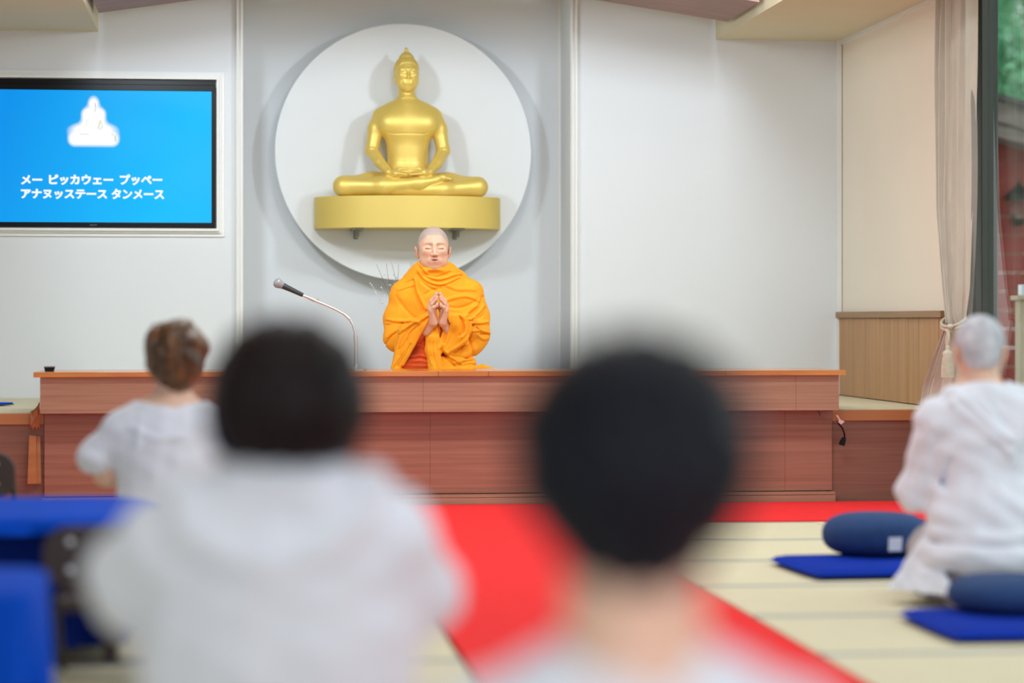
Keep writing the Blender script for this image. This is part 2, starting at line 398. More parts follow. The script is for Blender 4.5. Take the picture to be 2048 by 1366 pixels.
# ---------------------------------------------------------------- window on the right, alongside the hall
win = MB()
XW = 3.72
win.box(XW-.03, XW+.05, 2.0, 12.22, 2.88, 2.95); win.box(XW-.03, XW+.05, 2.0, 12.22, .02, .08)
wf = struct('window_1', win, 'alu')
for i, yy in enumerate((11.80, 9.3, 6.8, 4.3, 2.05)):
    build('window_frame', MB().box(XW-.035, XW+.05, yy-.05, yy+.05, .08, 2.88, .004), 'alu', wf)
    if i == 0: build('window_frame', MB().box(XW-.03, XW+.06, yy+.055, 12.22, .08, 2.88, .004), 'alud', wf)
for a, b in ((11.75, 9.35), (9.25, 6.85), (6.75, 4.35), (4.25, 2.1)):
    build('pane', MB().box(XW-.004, XW+.004, b, a, .08, 2.88), 'glass', wf)

# ---------------------------------------------------------------- floor coverings
TZ = .014
rows = [10.9-.865*i for i in range(0, 15)]
cx1 = 1.60; cx0 = .60
def mat_piece(x0, x1, y0, y1, poly=None):
    b_ = .022
    if poly is None:
        t = build('tatami_mat', MB().box(x0+.002, x1-.002, y0+b_, y1-b_, 0.001, TZ, .002), 'tatami', floor)
        build('mat_border', MB().box(x0+.002, x1-.002, y0+.001, y0+b_, 0.001, TZ+.001).box(x0+.002, x1-.002, y1-b_, y1-.001, 0.001, TZ+.001), 'edge', t)
    else:
        t = build('tatami_mat', MB().prism(poly, 'z', .001, TZ), 'tatami', floor)
    return t
for i, yt in enumerate(rows[:-1]):
    yb = rows[i+1]
    for x0, x1 in ((cx1, cx1+1.02), (cx1+1.02, XR), (cx0-1.75, cx0), (XL+.02, cx0-1.75)):
        if i == 0 and x0 == cx1+1.02:
            xa, xb = PZ(1630, 1051)[0], PZ(1730, 1085)[0]
            t = build('tatami_mat', MB().prism([(x0+.002, yb+.022), (x1-.4, yb+.022), (x0+.05, yt), (x0+.002, yt)], 'z', .001, TZ), 'tatami', floor)
            continue
        mat_piece(x0, x1, yb, yt)
# rug
rug = empty('carpet_runner', (1.1, 6, 0), 0, 'bright red carpet runner down the middle with a cross strip along the wooden stage', 'carpet')
build('runner', MB().box(cx0+.012-1.1, cx1-.012-1.1, -8, 4.96, .001, .017, .003), 'carpet', rug)
build('cross_strip', MB().box(-2.9-1.1, 3.6-1.1, 4.965, 6.09, .001, .017, .003), 'carpet', rug)

# ---------------------------------------------------------------- central stage with its counter-like front
SX0, SX1, SY, SZ = PY(80, 800, 12.0)[0], PY(1678, 800, 12.0)[0], 12.0, .689
st = empty('stage', ((SX0+SX1)/2, 12.4, 0), 0, 'long walnut-laminate stage with a glossy pine top edge, on which the monk sits', 'stage')
def sp(name, mb, mat, **k):
    o = build(name, mb, mat, None, **k); o.parent = st; o.matrix_parent_inverse = Matrix.Translation(-Vector(st.location)); return o
xs = [SX0-.03, SX0+.62, SX0+1.35, SX0+1.95, SX0+2.2, SX0+2.65, SX0+3.4, SX1+.03]
for i in range(len(xs)-1):
    o = sp('top_board', MB().box(xs[i]+.0006, xs[i+1]-.0006, SY-.03, 12.57, SZ-.026, SZ, .002), 'pine')
zf = PY(880, 824, 12.0)[2]
xs = [SX0, PY(846, 0, 12)[0], PY(1592, 0, 12)[0], SX1]
for i in range(3): sp('fascia_panel', MB().box(xs[i]+.0003, xs[i+1]-.0003, SY, SY+.02, zf, SZ-.026, .001), 'fascia')
sp('fascia_return', MB().box(SX0, SX0+.02, SY+.02, 12.55, zf, SZ-.026), 'fascia'); sp('fascia_return', MB().box(SX1-.02, SX1, SY+.02, 12.55, zf, SZ-.026), 'fascia')
xs = [SX0+.01, PY(860, 0, 12.13)[0], PY(1570, 0, 12.13)[0], PY(1664, 0, 12.13)[0]]
for i in range(3): sp('front_panel', MB().box(xs[i]+.0003, xs[i+1]-.0003, 12.13, 12.15, .07, zf+.03, .001), 'panel')
sp('plinth', MB().box(SX0, xs[3]+.012, 12.10, 12.13, 0, .048, .002).box(SX0, xs[3]+.012, 12.105, 12.13, .05, .066, .002), 'fascia')
sp('deck', MB().box(SX0+.03, SX1-.03, 12.56, YB-.01, .50, .620, .003), 'tatami')
sp('underframe', MB().box(SX0+.03, SX1-.03, 12.16, 12.55, 0, .6).box(SX0+.03, SX1-.03, 12.6, YB-.03, .47, .51), 'panel2')

# ---------------------------------------------------------------- side platforms
def platform(x0, x1, label, name='side_platform'):
    t = empty(name, ((x0+x1)/2, YP, 0), 0, label, 'platform')
    c = (x0+x1)/2
    def q(n, mb, m):
        o = build(n, mb, m, None); o.parent = t; o.matrix_parent_inverse = Matrix.Translation(-Vector(t.location)); return o
    q('tatami_top', MB().box(x0, x1, YP+.02, YB-.002, .44, .483), 'tatami')
    q('nosing', MB().box(x0, x1, YP-.012, YP+.02, .425, .481, .004), 'nosing')
    q('front_panel', MB().box(x0, x1, YP, YP+.02, 0, .425), 'panel2')
    return t
platform(xs[3]+.001, XR-.002, 'low side platform with straw mat top, right of the stage beneath the wood wainscot')
platform(XL+.01, SX0+.009, 'low side platform with straw mat top, left of the stage with a torn veneer corner')
# loose and peeling veneer strips at the left platform's corner
mb = MB(); xa = PY(60, 0, 12.1)[0]; xb = PY(79, 0, 12.1)[0]
zt = PY(70, 872, 12.1)[2]; zb = PY(70, 968, 12.1)[2]
mb.prism([(PY(54.5, 0, 12.1)[0], zb), (PY(73, 0, 12.1)[0], zb), (PY(72, 0, 12.1)[0], zt), (PY(58, 0, 12.1)[0], zt+.003)], 'y', 12.108, 12.112)
mb.prism([(PY(73, 0, 12.12)[0], zb), (PY(82, 0, 12.12)[0], zb), (PY(80, 0, 12.12)[0], zt-.005), (PY(73, 0, 12.12)[0], zt-.003)], 'y', 12.125, 12.129)
tag(build('veneer_strip', mb, 'nosing'), 'loose pale orange veneer strip standing against the corner left of the stage', 'veneer strip')
mb = MB(); rr = random.Random(5); z1 = PY(70, 815, 12.1)[2]; z0 = PY(70, 857, 12.1)[2]
pts = []
n = 9
for i in range(n):
    t_ = i/(n-1); x = xa+(xb-xa)*t_
    for z in np.linspace(z0+.012*math.sin(i*2.1), z1+(.03*(t_**3))-.02*(1-t_), 6):
        mb.v.append((x, 12.118-.012*rr.random(), float(z)))
for i in range(n-1):
    for j in range(5): a = i*6+j; mb.f.append((a, a+6, a+7, a+1))
o = build('torn_veneer', mb, 'nosing', smooth=True); tag(o, 'crumpled torn veneer wrapped round the corner of the left side platform', 'veneer')
md = o.modifiers.new('thick', 'SOLIDIFY'); md.thickness = .0015

# ---------------------------------------------------------------- disc, shelf
dc = PY(807.5, 304, 14.78); dr = 257*14.80/FPX
disc = empty('wall_disc', (dc[0], 14.95, dc[2]), 0, 'large round white disc on the niche wall behind the golden statue', 'wall disc')
build('disc_face', MB().lathe([(dr-.004, 0), (dr, .004), (dr, .03), (dr-.004, .034)], 160, rot=Matrix.Rotation(math.pi/2, 3, 'X')), 'disc', disc, True, loc=(0, -.136, 0))
build('spacer', MB().lathe([(dr-.1, 0), (dr-.1, .102)], 64, rot=Matrix.Rotation(math.pi/2, 3, 'X')), 'disc', disc, True, loc=(0, 0, 0))
sx0, sx1 = PY(629, 0, 14.72)[0], PY(1000, 0, 14.72)[0]
sz1 = PY(814, 390.5, 14.38)[2]; sz0 = PY(814, 454.5, 14.38)[2]
shc = (sx0+sx1)/2; shr = (sx1-sx0)/2
poly = [(shr, .0), (shr, -.05)]
for i in range(0, 65):
    a = math.pi*i/64; poly.append((shr*math.cos(a) if 0 < i < 64 else (shr if i == 0 else -shr), -.05-.33*math.sin(a)**.9))
poly += [(-shr, 0)]
pp = []
for q_ in poly:
    if not pp or (abs(q_[0]-pp[-1][0])+abs(q_[1]-pp[-1][1])) > 1e-5: pp.append(q_)
shelf = empty('statue_shelf', (shc, 14.775, sz0), 0, 'gold half-round shelf fixed to the white disc under the seated statue', 'shelf')
build('shelf_body', MB().prism(pp, 'z', 0, sz1-sz0), 'goldm', shelf, True)
for s in (PY(714, 0, 14.6)[0]-shc, PY(914, 0, 14.6)[0]-shc):
    b = MB().box(s-.012, s+.012, -.012, 0, -.06, -.002).box(s-.035, s+.035, -.30, 0, -.010, -.002)
    b.prism([(-.012, -.055), (-.012, -.010), (-.27, -.010), (-.24, -.05)], 'x', s-.008, s+.008)
    build('bracket', b, 'grey', shelf)

# ---------------------------------------------------------------- television in its moulded recess
tx1, tz1 = PY(430.5, 0, 14.40)[0], PY(300, 159, 14.40)[2]; tz0 = PY(300, 454, 14.40)[2]
tw = 1.46
tv = empty('television', (tx1-tw/2, 14.449, (tz0+tz1)/2), 0, 'wall television showing white katakana lines on a sky-blue screen', 'television')
hz = (tz1-tz0)/2; hx = tw/2
bz = .022
st1 = PY(300, 181.5, 14.39)[2]-(tz0+tz1)/2; sb1 = PY(300, 445, 14.39)[2]-(tz0+tz1)/2
b = MB().box(-hx, hx, -.055, -.002, -hz, sb1, .003).box(-hx, hx, -.055, -.002, st1, hz-.03, .003).box(-hx, -hx+bz, -.055, -.002, sb1, st1).box(hx-bz, hx, -.055, -.002, sb1, st1).box(-hx, hx, -.02, -.002, hz-.03, hz)
build('bezel', b, 'black', tv)
# screen: a grid whose colours are the picture on it
sw, sh = (tw-2*bz), (st1-sb1); nx, nz = 560, 320
gx, gz = np.meshgrid(np.linspace(-sw/2, sw/2, nx), np.linspace(sb1, st1, nz), indexing='ij')
P2 = np.stack([gx.ravel(), gz.ravel()], 1)
mpp = 14.395/FPX*1.0
cx_i = PY(187, 0, 14.39)[0]-tv.location.x; cz_i = PY(187, 243, 14.39)[2]-tv.location.z
X = (P2[:, 0]-cx_i)/mpp; Z = (P2[:, 1]-cz_i)/mpp       # photo pixels about the icon
def e2(x, z, cx, cz, rx, rz): return (np.sqrt(((x-cx)/rx)**2+((z-cz)/rz)**2)-1)*min(rx, rz)
def rb(x, z, cx, cz, hx_, hz_, r):
    qx = np.abs(x-cx)-hx_+r; qz = np.abs(z-cz)-hz_+r
    return np.hypot(np.maximum(qx, 0), np.maximum(qz, 0))+np.minimum(np.maximum(qx, qz), 0)-r
def sm2(a, b_, k): h = np.maximum(k-np.abs(a-b_), 0)/k; return np.minimum(a, b_)-h*h*k*.25
d = sm2(e2(X, Z, 0, 34, 10, 14), rb(X, Z, 0, 6, 23, 22, 14), 8)
d = sm2(d, e2(X, Z, -1, -18, 44, 17), 9); d = sm2(d, rb(X, Z, 0, -34, 49, 14, 13), 6)
base = np.empty((len(P2), 3)); u = (P2[:, 0]/sw+.5); v_ = (P2[:, 1]-sb1)/sh
ca, cb, cc = np.array(lin((0, 146, 236))), np.array(lin((0, 190, 255))), np.array(lin((42, 192, 255)))
t1 = np.clip(u*1.25-.1+.25*(.5-v_), 0, 1)[:, None]; base = ca*(1-t1)+cb*t1
cl = (.5+.5*np.sin(u*9+v_*5+1.2*np.sin(v_*7))*np.sin(v_*6-u*4))*np.clip((u-.45)*2.4, 0, 1); cl = (.55*cl)[:, None]; base = base*(1-cl)+cc*cl
glow = np.clip(.5-(d)/7, 0, 1)[:, None]; wh = np.array((.98, 1, 1)); base = base*(1-glow)+wh*glow
def ln(a, b_, w_, c):
    global base
    ab = np.array(b_)-np.array(a); q = np.stack([X, Z], 1)-np.array(a); h = np.clip((q@ab)/(ab@ab), 0, 1); e = np.hypot(*(q-h[:, None]*ab).T)
    k = (np.clip(1.2-e/w_, 0, 1)*.6)[:, None]; base = base*(1-k)+np.array(lin(c))*k
for a, b_, w_, c in (((3, 36), (4, 28), 1.3, (120, 120, 120)), ((4, 26), (2, 20), 1., (150, 145, 130)), ((13, 2), (9, -13), 1.8, (205, 180, 110)), ((15, 0), (17, -10), 1.2, (215, 205, 180)), ((17, -10), (12, -16), 1., (180, 180, 175)), ((-13, 4), (-14, -8), 1., (225, 215, 190)), ((-26, -25), (-10, -25), 1.1, (205, 195, 140)), ((42, -28), (43, -38), 2.4, (170, 180, 178)), ((36, -24), (38, -26), 1.3, (190, 170, 90))): ln(a, b_, w_, c)
me = bpy.data.meshes.new('screen')
idx = np.arange(nx*nz).reshape(nx, nz); fq = np.stack([idx[:-1, :-1], idx[1:, :-1], idx[1:, 1:], idx[:-1, 1:]], -1).reshape(-1, 4)
me.from_pydata(np.stack([gx.ravel(), np.full(nx*nz, -.052), gz.ravel()], 1).tolist(), [], fq.tolist())
at = me.color_attributes.new('Col', 'FLOAT_COLOR', 'POINT'); cc4 = np.ones((nx*nz, 4), f32); cc4[:, :3] = base; at.data.foreach_set('color', cc4.ravel())
scr = link('screen', me, 'screen', tv)
def text_mesh(body, x0px, x1px, ypx_c, hpx, Y, bold=.0):
    cu = bpy.data.curves.new('txt', 'FONT'); cu.body = body; cu.size = 1; cu.offset = bold; cu.resolution_u = 4; cu.fill_mode = 'FRONT'
    to = bpy.data.objects.new('txt', cu); COL.objects.link(to)
    bpy.context.view_layer.update(); me = bpy.data.meshes.new_from_object(to.evaluated_get(bpy.context.evaluated_depsgraph_get()))
    bpy.data.objects.remove(to); co = np.array([v.co[:] for v in me.vertices]); mn, mxx = co.min(0), co.max(0)
    X0 = PY(x0px, 0, Y)[0]; X1 = PY(x1px, 0, Y)[0]; zc = PY((x0px+x1px)/2, ypx_c, Y)[2]; hh = hpx*Y/FPX
    for v in me.vertices:
        v.co = (X0+(v.co.x-mn[0])/(mxx[0]-mn[0])*(X1-X0)-tv.location.x, 0, zc+((v.co.y-mn[1])/(mxx[1]-mn[1])-.5)*hh-tv.location.z)
    if bold:
        n0 = len(me.vertices); vs = [v.co[:] for v in me.vertices]; fs = [tuple(p.vertices) for p in me.polygons]; V_, F_ = [], []
        for k, (dx, dz) in enumerate(((0, 0), (.0016, 0), (-.0016, 0), (0, .0012), (0, -.0012))):
            F_ += [tuple(i+len(V_) for i in f) for f in fs]; V_ += [(x+dx, y-.00012*k, z+dz) for x, y, z in vs]
        me = bpy.data.meshes.new('lettering'); me.from_pydata(V_, [], F_)
    return me
for body, a, b_, yc, hp in (('メー', 42, 84, 359.5, 18), ('ピッカウェー', 98, 226, 359.5, 20), ('プッペー', 240, 324, 359.5, 21), ('アナヌッステース', 42, 214, 388, 19), ('タンメース', 223, 328, 388, 20)):
    o = link('lettering', text_mesh(body, a, b_, yc, hp, 14.39, .03), 'glyph', scr); o.location = (0, -.0545, 0)
o = link('maker_lettering', text_mesh('SONY', 180, 194, 450, 3.2, 14.39, .0), 'logo', tv); o.location = (0, -.0562, 0)
# moulded white frame round the recess
fr = MB()
L0, L1, Z0, Z1 = tx1-tw-.012, tx1+.008, tz0-.008, tz1+.004
for (w0, w1, dd) in ((0, .014, .05), (.014, .026, .03), (.026, .046, .014)):
    fr.box(L1+w0, L1+w1, YB-dd, YB, Z0-w1, Z1+w1).box(L0-w1, L0-w0, YB-dd, YB, Z0-w1, Z1+w1).box(L0-w0, L1+w0, YB-dd, YB, Z1+w0, Z1+w1).box(L0-w0, L1+w0, YB-dd, YB, Z0-w1, Z0-w0)
struct('trim_7', fr, 'trimw')
# ---------------------------------------------------------------- heads and hands as distance functions
# head space: x sideways, -y is the face's direction, z up, 1 unit = chin to crown; face centre height 0
def head_sdf(p, ears=1., lobe=0., wide=1., slender=0.):
    q = mir(p); q[:, 0] /= wide
    d = ell(q, (0, .05, .12), (.325, .40, .38))
    d = smin(d, ell(q, (0, -.10, -.10), (.268-.02*slender, .275, .36)), .12)
    d = smin(d, ell(q, (0, -.20, -.38), (.13, .12, .11)), .12)              # chin
    d = smin(d, ell(q, (.185, -.14, -.25), (.095, .14, .14)), .12)            # jaw corners
    d = smin(d, ell(q, (.165, -.27, -.04), (.095, .085, .09)), .10)         # cheekbones
    d = smin(d, cap(q, (.03, -.345, .105), (.19, -.285, .115), .03, .025), .06)   # brow ridge
    d = sub(d, ell(q, (.125, -.415, .035), (.085, .06, .05)), .07)          # sockets
    d = smin(d, ell(q, (.128, -.295, .025), (.075, .075, .052)), .02)       # closed lids
    d = smin(d, cap(q, (0, -.355, .07), (0, -.425, -.115), .026, .042), .05)     # nose
    d = smin(d, ell(q, (.045, -.385, -.13), (.036, .045, .03)), .025)
    d = sub(d, ell(q, (.024, -.425, -.158), (.014, .022, .014)), .01)       # nostrils
    d = smin(d, ell(q, (0, -.315, -.25), (.13, .06, .075)), .06)             # mouth mound
    d = smin(d, cap(q, (0, -.375, -.222), (.090, -.335, -.236), .019, .008), .018)
    d = smin(d, cap(q, (0, -.368, -.268), (.075, -.335, -.252), .023, .010), .018)
    if ears:
        e = rotx(roty_(q, (.33, .05, -.06), -.16), (.33, .05, -.06), -.12)
        er = ell(e, (.350, .06, -.045), (.036, .080, .120)); er = sub(er, ell(e, (.385, .035, -.04), (.035, .050, .080)), .015)
        er = smin(er, ell(e, (.335, .03, -.155-lobe*.5), (.025, .035, .045+lobe)), .03)
        d = smin(d, er, .02)
    return d
def mouth_eye_cuts(p, d, mouth=.012, lid=.009):
    q = mir(p)
    m = ell(q, (0, -.395, -.243), (.080, .05, mouth)); d = sub(d, m, .012)
    # lid line, slightly curved down
    for a, b in (((.065, -.37, .012), (.10, -.378, -.004)), ((.10, -.378, -.004), (.15, -.368, -.006)), ((.15, -.368, -.006), (.20, -.33, .008))):
        d = sub(d, cap(q, a, b, lid), .008)
    return d
# one hand of a pair held palm to palm, hand space in metres: z up from the wrist, mirrored at x=0, -y is the little finger's side
def hands_sdf(p, gap=1., s=1.):
    q = mir(p/s)
    G = lambda *t: (t[0]*gap, t[1], t[2])
    d = None
    F = [  # mcp, pip, dip, tip , radii
        (G(.029, -.030, .062), G(.022, -.037, .083), (.0115, -.040, .094), (.0090, -.041, .103), .0100),
        (G(.034, -.012, .073), G(.027, -.016, .100), (.0140, -.018, .122), (.0092, -.018, .136), .0108),
        (G(.036, .008, .080), G(.029, .007, .112), (.0155, .005, .137), (.0094, .004, .153), .0112),
        (G(.035, .027, .078), G(.028, .029, .108), (.0150, .029, .131), (.0092, .027, .146), .0108)]
    for a, b, c, e, r in F:
        fg = chain(q, [a, b, c, e], [r*1.12, r*1.02, r*.92, r*.78], .004)
        d = fg if d is None else np.minimum(d, fg)
    palm = None
    for a, b, c, e, r in F:
        m = cap(q, (.025, a[1]*.55, .0), a, .0185, r*1.2); palm = m if palm is None else smin(palm, m, .012)
    palm = smin(palm, cap(q, (.021, -.004, .0), (.022, .0, .058), .0165, .0145), .015)
    d = smin(d, palm, .006)
    th = chain(q, [(.026*gap, .022, .018), (.019*gap, .042, .048), (.0125, .047, .072), (.0085, .046, .092)], [.015, .0125, .0105, .0085], .008)
    d = smin(d, th, .008)
    return d*s

def near(p, c, r, f):
    q = np.linalg.norm(p-np.array(c, f32), axis=1); out = (q-r+.03).astype(f32); mk = q < r+.01
    if mk.any(): out[mk] = f(p[mk])
    return out
# ---------------------------------------------------------------- the golden statue
def statue_head(p):      # p in head units
    d = head_sdf(p*V(1,1,1), ears=0, wide=1.0)
    e_ = mir(p); e_ = rotx(e_, (.31, .06, -.02), -.12)
    er = ell(e_, (.318, .05, -.02), (.030, .065, .125)); er = smin(er, ell(e_, (.312, .03, -.19), (.022, .034, .085)), .03); er = sub(er, ell(e_, (.345, .03, -.01), (.02, .035, .07)), .012); d = smin(d, er, .02)
    d = mouth_eye_cuts(p, d, .006, .007)
    q = mir(p)
    # arched brows
    for a, b in (((.04, -.375, .095), (.09, -.368, .122)), ((.09, -.368, .122), (.16, -.328, .118)), ((.16, -.328, .118), (.215, -.268, .085))): d = smin(d, cap(q, a, b, .006), .012)
    # hair cap with a raised edge, low domed topknot and finial
    curls = .005*(np.cos(p[:, 0]*110)*np.cos(p[:, 2]*110)*np.cos(p[:, 1]*110))
    h = ell(q, (0, .06, .135), (.348, .415, .385))-curls
    front = (.29-.75*np.maximum(q[:, 0]-.14, 0))-p[:, 2]       # >0 below the hairline
    keep = np.minimum(front, .04-p[:, 1])
    h = smax(h, keep*.8, .012)
    d = np.minimum(d, h)
    t = ell(q, (0, .05, .485), (.20, .21, .105))-curls; d = smin(d, t, .05)
    d = smin(d, ell(q, (0, .05, .560), (.115, .12, .075))-curls, .05)
    d = smin(d, chain(p, [(0, .05, .64), (0, .05, .675), (0, .05, .715), (0, .05, .755)], [.030, .055, .035, .008], .012), .01)
    return d
def statue_sdf(p):       # metres
    q = mir(p)
    hs = .222
    hc_ = V(-.006, -.005, .751)
    d = near(p, (-.006, 0, .775), .19, lambda t: statue_head(rotz_(t-hc_, (0, 0, 0), -.06)/hs)*hs)
    d = smin(d, cap(p, (-.004, .016, .56), (-.004, .028, .70), .057, .048), .015)
    # neck ring
    ang = rotx(p, (0, 0, .595), .32)-V(0, 0, .595)
    ring = np.hypot(np.hypot(ang[:, 0], ang[:, 1]*1.02-.008)-.058, ang[:, 2])-.0045
    # torso
    t = ell(q, (0, .015, .46), (.168, .10, .130))
    t = smin(t, cap(q, (0, .012, .545), (.14, .012, .500), .060, .052), .07)
    t = smin(t, ell(mirs(p, .03), (.078, -.035, .44), (.085, .060, .068)), .07)       # chest
    t = smin(t, cap(p, (0, .01, .36), (0, .01, .18), .132, .118, sc=(1, 1.45, 1)), .05)
    t = smin(t, ell(q, (0, .02, .10), (.165, .12, .11)), .06)
    d = smin(d, t, .035)
    d = smin(d, ring, .006)
    # arms
    a = chain(q, [(.160, .015, .488), (.194, .015, .42), (.2195, .0, .285)], [.057, .0475, .0395], .02)
    a = smin(a, chain(q, [(.2195, .0, .285), (.175, -.075, .205), (.125, -.14, .145)], [.0385, .0335, .024], .006), .014)
    d = smin(d, a, .02)
    # hands resting in the lap, one over the other
    hnd = chain(p, [(-.125, -.145, .142), (-.085, -.165, .133), (-.02, -.172, .128)], [.022, .020, .012], .02)
    hnd = smin(hnd, cap(p, (-.085, -.165, .133), (-.02, -.172, .128), .016, .010, sc=(1, .6, 1)), .01)
    for k in range(4):
        y_ = -.150-.013*k; hnd = smin(hnd, cap(p, (-.07, y_, .134), (-.010+.006*math.sin(k*1.3+1), y_, .127), .0085, .0055), .003)
        y_ = -.156-.013*k; hnd = smin(hnd, cap(p, (.07, y_, .146-.004*k), (-.004-.008*math.sin(k*1.3+1), y_, .138-.004*k), .0085, .0055), .003)
    hnd = smin(hnd, chain(p, [(.125, -.145, .145), (.085, -.165, .140), (.04, -.172, .137)], [.022, .020, .012], .02), .004)
    hnd = smin(hnd, chain(p, [(-.095, -.15, .145), (-.06, -.168, .162), (-.01, -.172, .160)], [.013, .009, .006], .006), .006)
    hnd = smin(hnd, chain(p, [(.095, -.15, .15), (.06, -.168, .166), (.02, -.172, .160)], [.013, .009, .006], .006), .006)
    d = smin(d, hnd, .006)
    # folded legs: image-left shin crosses on top, foot towards the right
    l = chain(p, [(.06, .06, .075), (.25, .0, .070), (.425, -.055, .060)], [.085, .072, .060], .05)
    l = smin(l, chain(p, [(.425, -.055, .060), (.20, -.12, .040), (-.10, -.13, .038)], [.060, .050, .036], .05), .02)
    l2 = chain(p, [(-.06, .06, .075), (-.22, .01, .072), (-.395, -.055, .060)], [.085, .072, .061], .05)
    l2 = smin(l2, chain(p, [(-.395, -.055, .062), (-.15, -.125, .060), (.06, -.145, .078), (.17, -.15, .098)], [.061, .054, .038, .024], .04), .02)
    ft = chain(p, [(.17, -.15, .100), (.20, -.165, .112), (.245, -.17, .104)], [.024, .018, .010], .015)
    for k in range(4): ft = smin(ft, cap(p, (.225, -.160-.011*k+.01, .108), (.262-.004*k, -.162-.011*k+.01, .101), .0075, .0055), .003)
    l2 = smin(l2, ft, .012)
    lg = smin(l, l2, .006)
    d = smin(d, lg, .012)
    d = smax(d, .0-p[:, 2], .01)
    # fine body lines: under the chest, belly line, elbow crease, casting seams
    ln_ = strokes(p, [([(-.128, .392), (-.09, .381), (0, .384), (.09, .381), (.122, .392)], .0035, .0030), ([(-.085, .217), (0, .214), (.085, .217)], .002, .0012),
                      ([(-.245, .297), (-.185, .290)], .0025, -.0025), ([(.245, .297), (.185, .290)], .0025, -.0025),
                      ([(-.135, .520), (-.105, .545)], .002, .0012), ([(.135, .520), (.112, .548)], .002, .0012)], .06)
    return d+ln_
# small darker reveal lines are cut into the surface by the strokes above
sy = 14.585
so = PY(815, 0, sy)
stz = shelf.location.z+(sz1-sz0)
me = sdf_mesh('statue_body', statue_sdf, (-.50, -.24, -.01), (.52, .15, .97), .0036)
statue = link('seated_golden_statue', me, 'gold', None, loc=(so[0]+.001, sy, stz))
statue.scale = (.985,)*3
tag(statue, 'large golden seated figure with a topknot, hands folded in its lap, on the gold shelf', 'statue')

# ---------------------------------------------------------------- the monk
MX, MY, MZ = 1.030, 12.95, .668
def m(cx, cy, y): return ((cx-545)/1580., y, (1290-cy)/1580.)
def ms(*pts): return [((a-545)/1580., (1290-b)/1580.) for a, b in pts]
HS = .2456; HC = V(0, -.015, (1290-258)/1580.)
def monk_body(p):
    def hd_(t):
        hp = (t-HC)/HS; return mouth_eye_cuts(hp, head_sdf(hp, wide=1.035), .018, .009)*HS
    d = near(p, HC, .19, hd_)
    d = smin(d, cap(p, (0, .03, .46), (0, .01, .60), .062, .058), .03)
    d = smin(d, ell(p, m(560, 800, .05), (.15, .09, .24)), .05)
    q = mir(p-V(.008, 0, 0))
    d = smin(d, chain(q, [(.155, .04, .40), (.21, 0, .22), (.12, -.13, .20), (.042, -.205, .255)], [.05, .04, .034, .026], .03), .02)
    hd = near(p, (.008, -.235, .34), .18, lambda t: hands_sdf(rotx(t-V(.008, -.235, .262), (0, 0, 0), -.12), 1.25, 1.0))
    w_ = cap(q, (.058, -.205, .215), (.030, -.232, .268), .028, .024)
    return smin(d, smin(hd, w_, .012), .01)
def monk_col(v):
    hp = (v-HC)/HS
    base = np.tile(np.array(lin((228, 180, 152)), f32), (len(v), 1))
    def mix(c, t): base[:] = base*(1-t[:, None])+np.array(lin(c), f32)*t[:, None]
    x, y_, z = np.abs(hp[:, 0]), hp[:, 1], hp[:, 2]
    mix((226, 160, 140), .5*np.exp(-((x-.17)**2/.006+(z+.08)**2/.008))*(y_ < -.1))
    mix((214, 150, 128), .5*(x > .31)*(np.abs(z) < .2))
    stub = ss(z, .27-.5*np.maximum(x-.15, 0)*1.8, .33-.5*np.maximum(x-.15, 0)*1.8)
    stub = np.maximum(stub, ss(y_, -.10, -.03)*ss(z, -.12, .0)*(x < .335))
    mix((176, 160, 156), .85*stub)
    br = np.exp(-((z-(.105+.02*np.sin((x-.03)*14)))**2/.0006))*ss(x, .03, .05)*(1-ss(x, .19, .23))*(y_ < -.2)
    mix((120, 84, 70), .55*br)
    lip = np.exp(-(x/.085)**4)*np.exp(-((z+.245)/.037)**4)*(y_ < -.3); mix((206, 128, 122), .8*lip)
    slit = np.exp(-(x/.05)**4)*np.exp(-((z+.243)/.010)**2)*(y_ < -.3); mix((92, 44, 42), .9*slit)
    lid = np.exp(-((z-(.0+.9*(x-.13)**2))/.0075)**2)*ss(x, .055, .07)*(1-ss(x, .19, .21))*(y_ < -.25); mix((92, 62, 56), .8*lid)
    nos = np.exp(-((x-.024)/.016)**2-((z+.158)/.012)**2)*(y_ < -.35); mix((110, 60, 54), .8*nos)
    hd = (v[:, 2] < .45)
    mix((222, 160, 136), .6*hd.astype(f32))
    return base
monk = empty('person', (MX, MY, MZ), 0, 'person with shaved head in saffron robes, eyes closed, palms pressed together, seated on the stage', 'person')
mb1 = sdf_mesh('body', monk_body, (-.30, -.30, -.02), (.30, .22, .80), .0026, monk_col)
link('body', mb1, 'skin', monk)

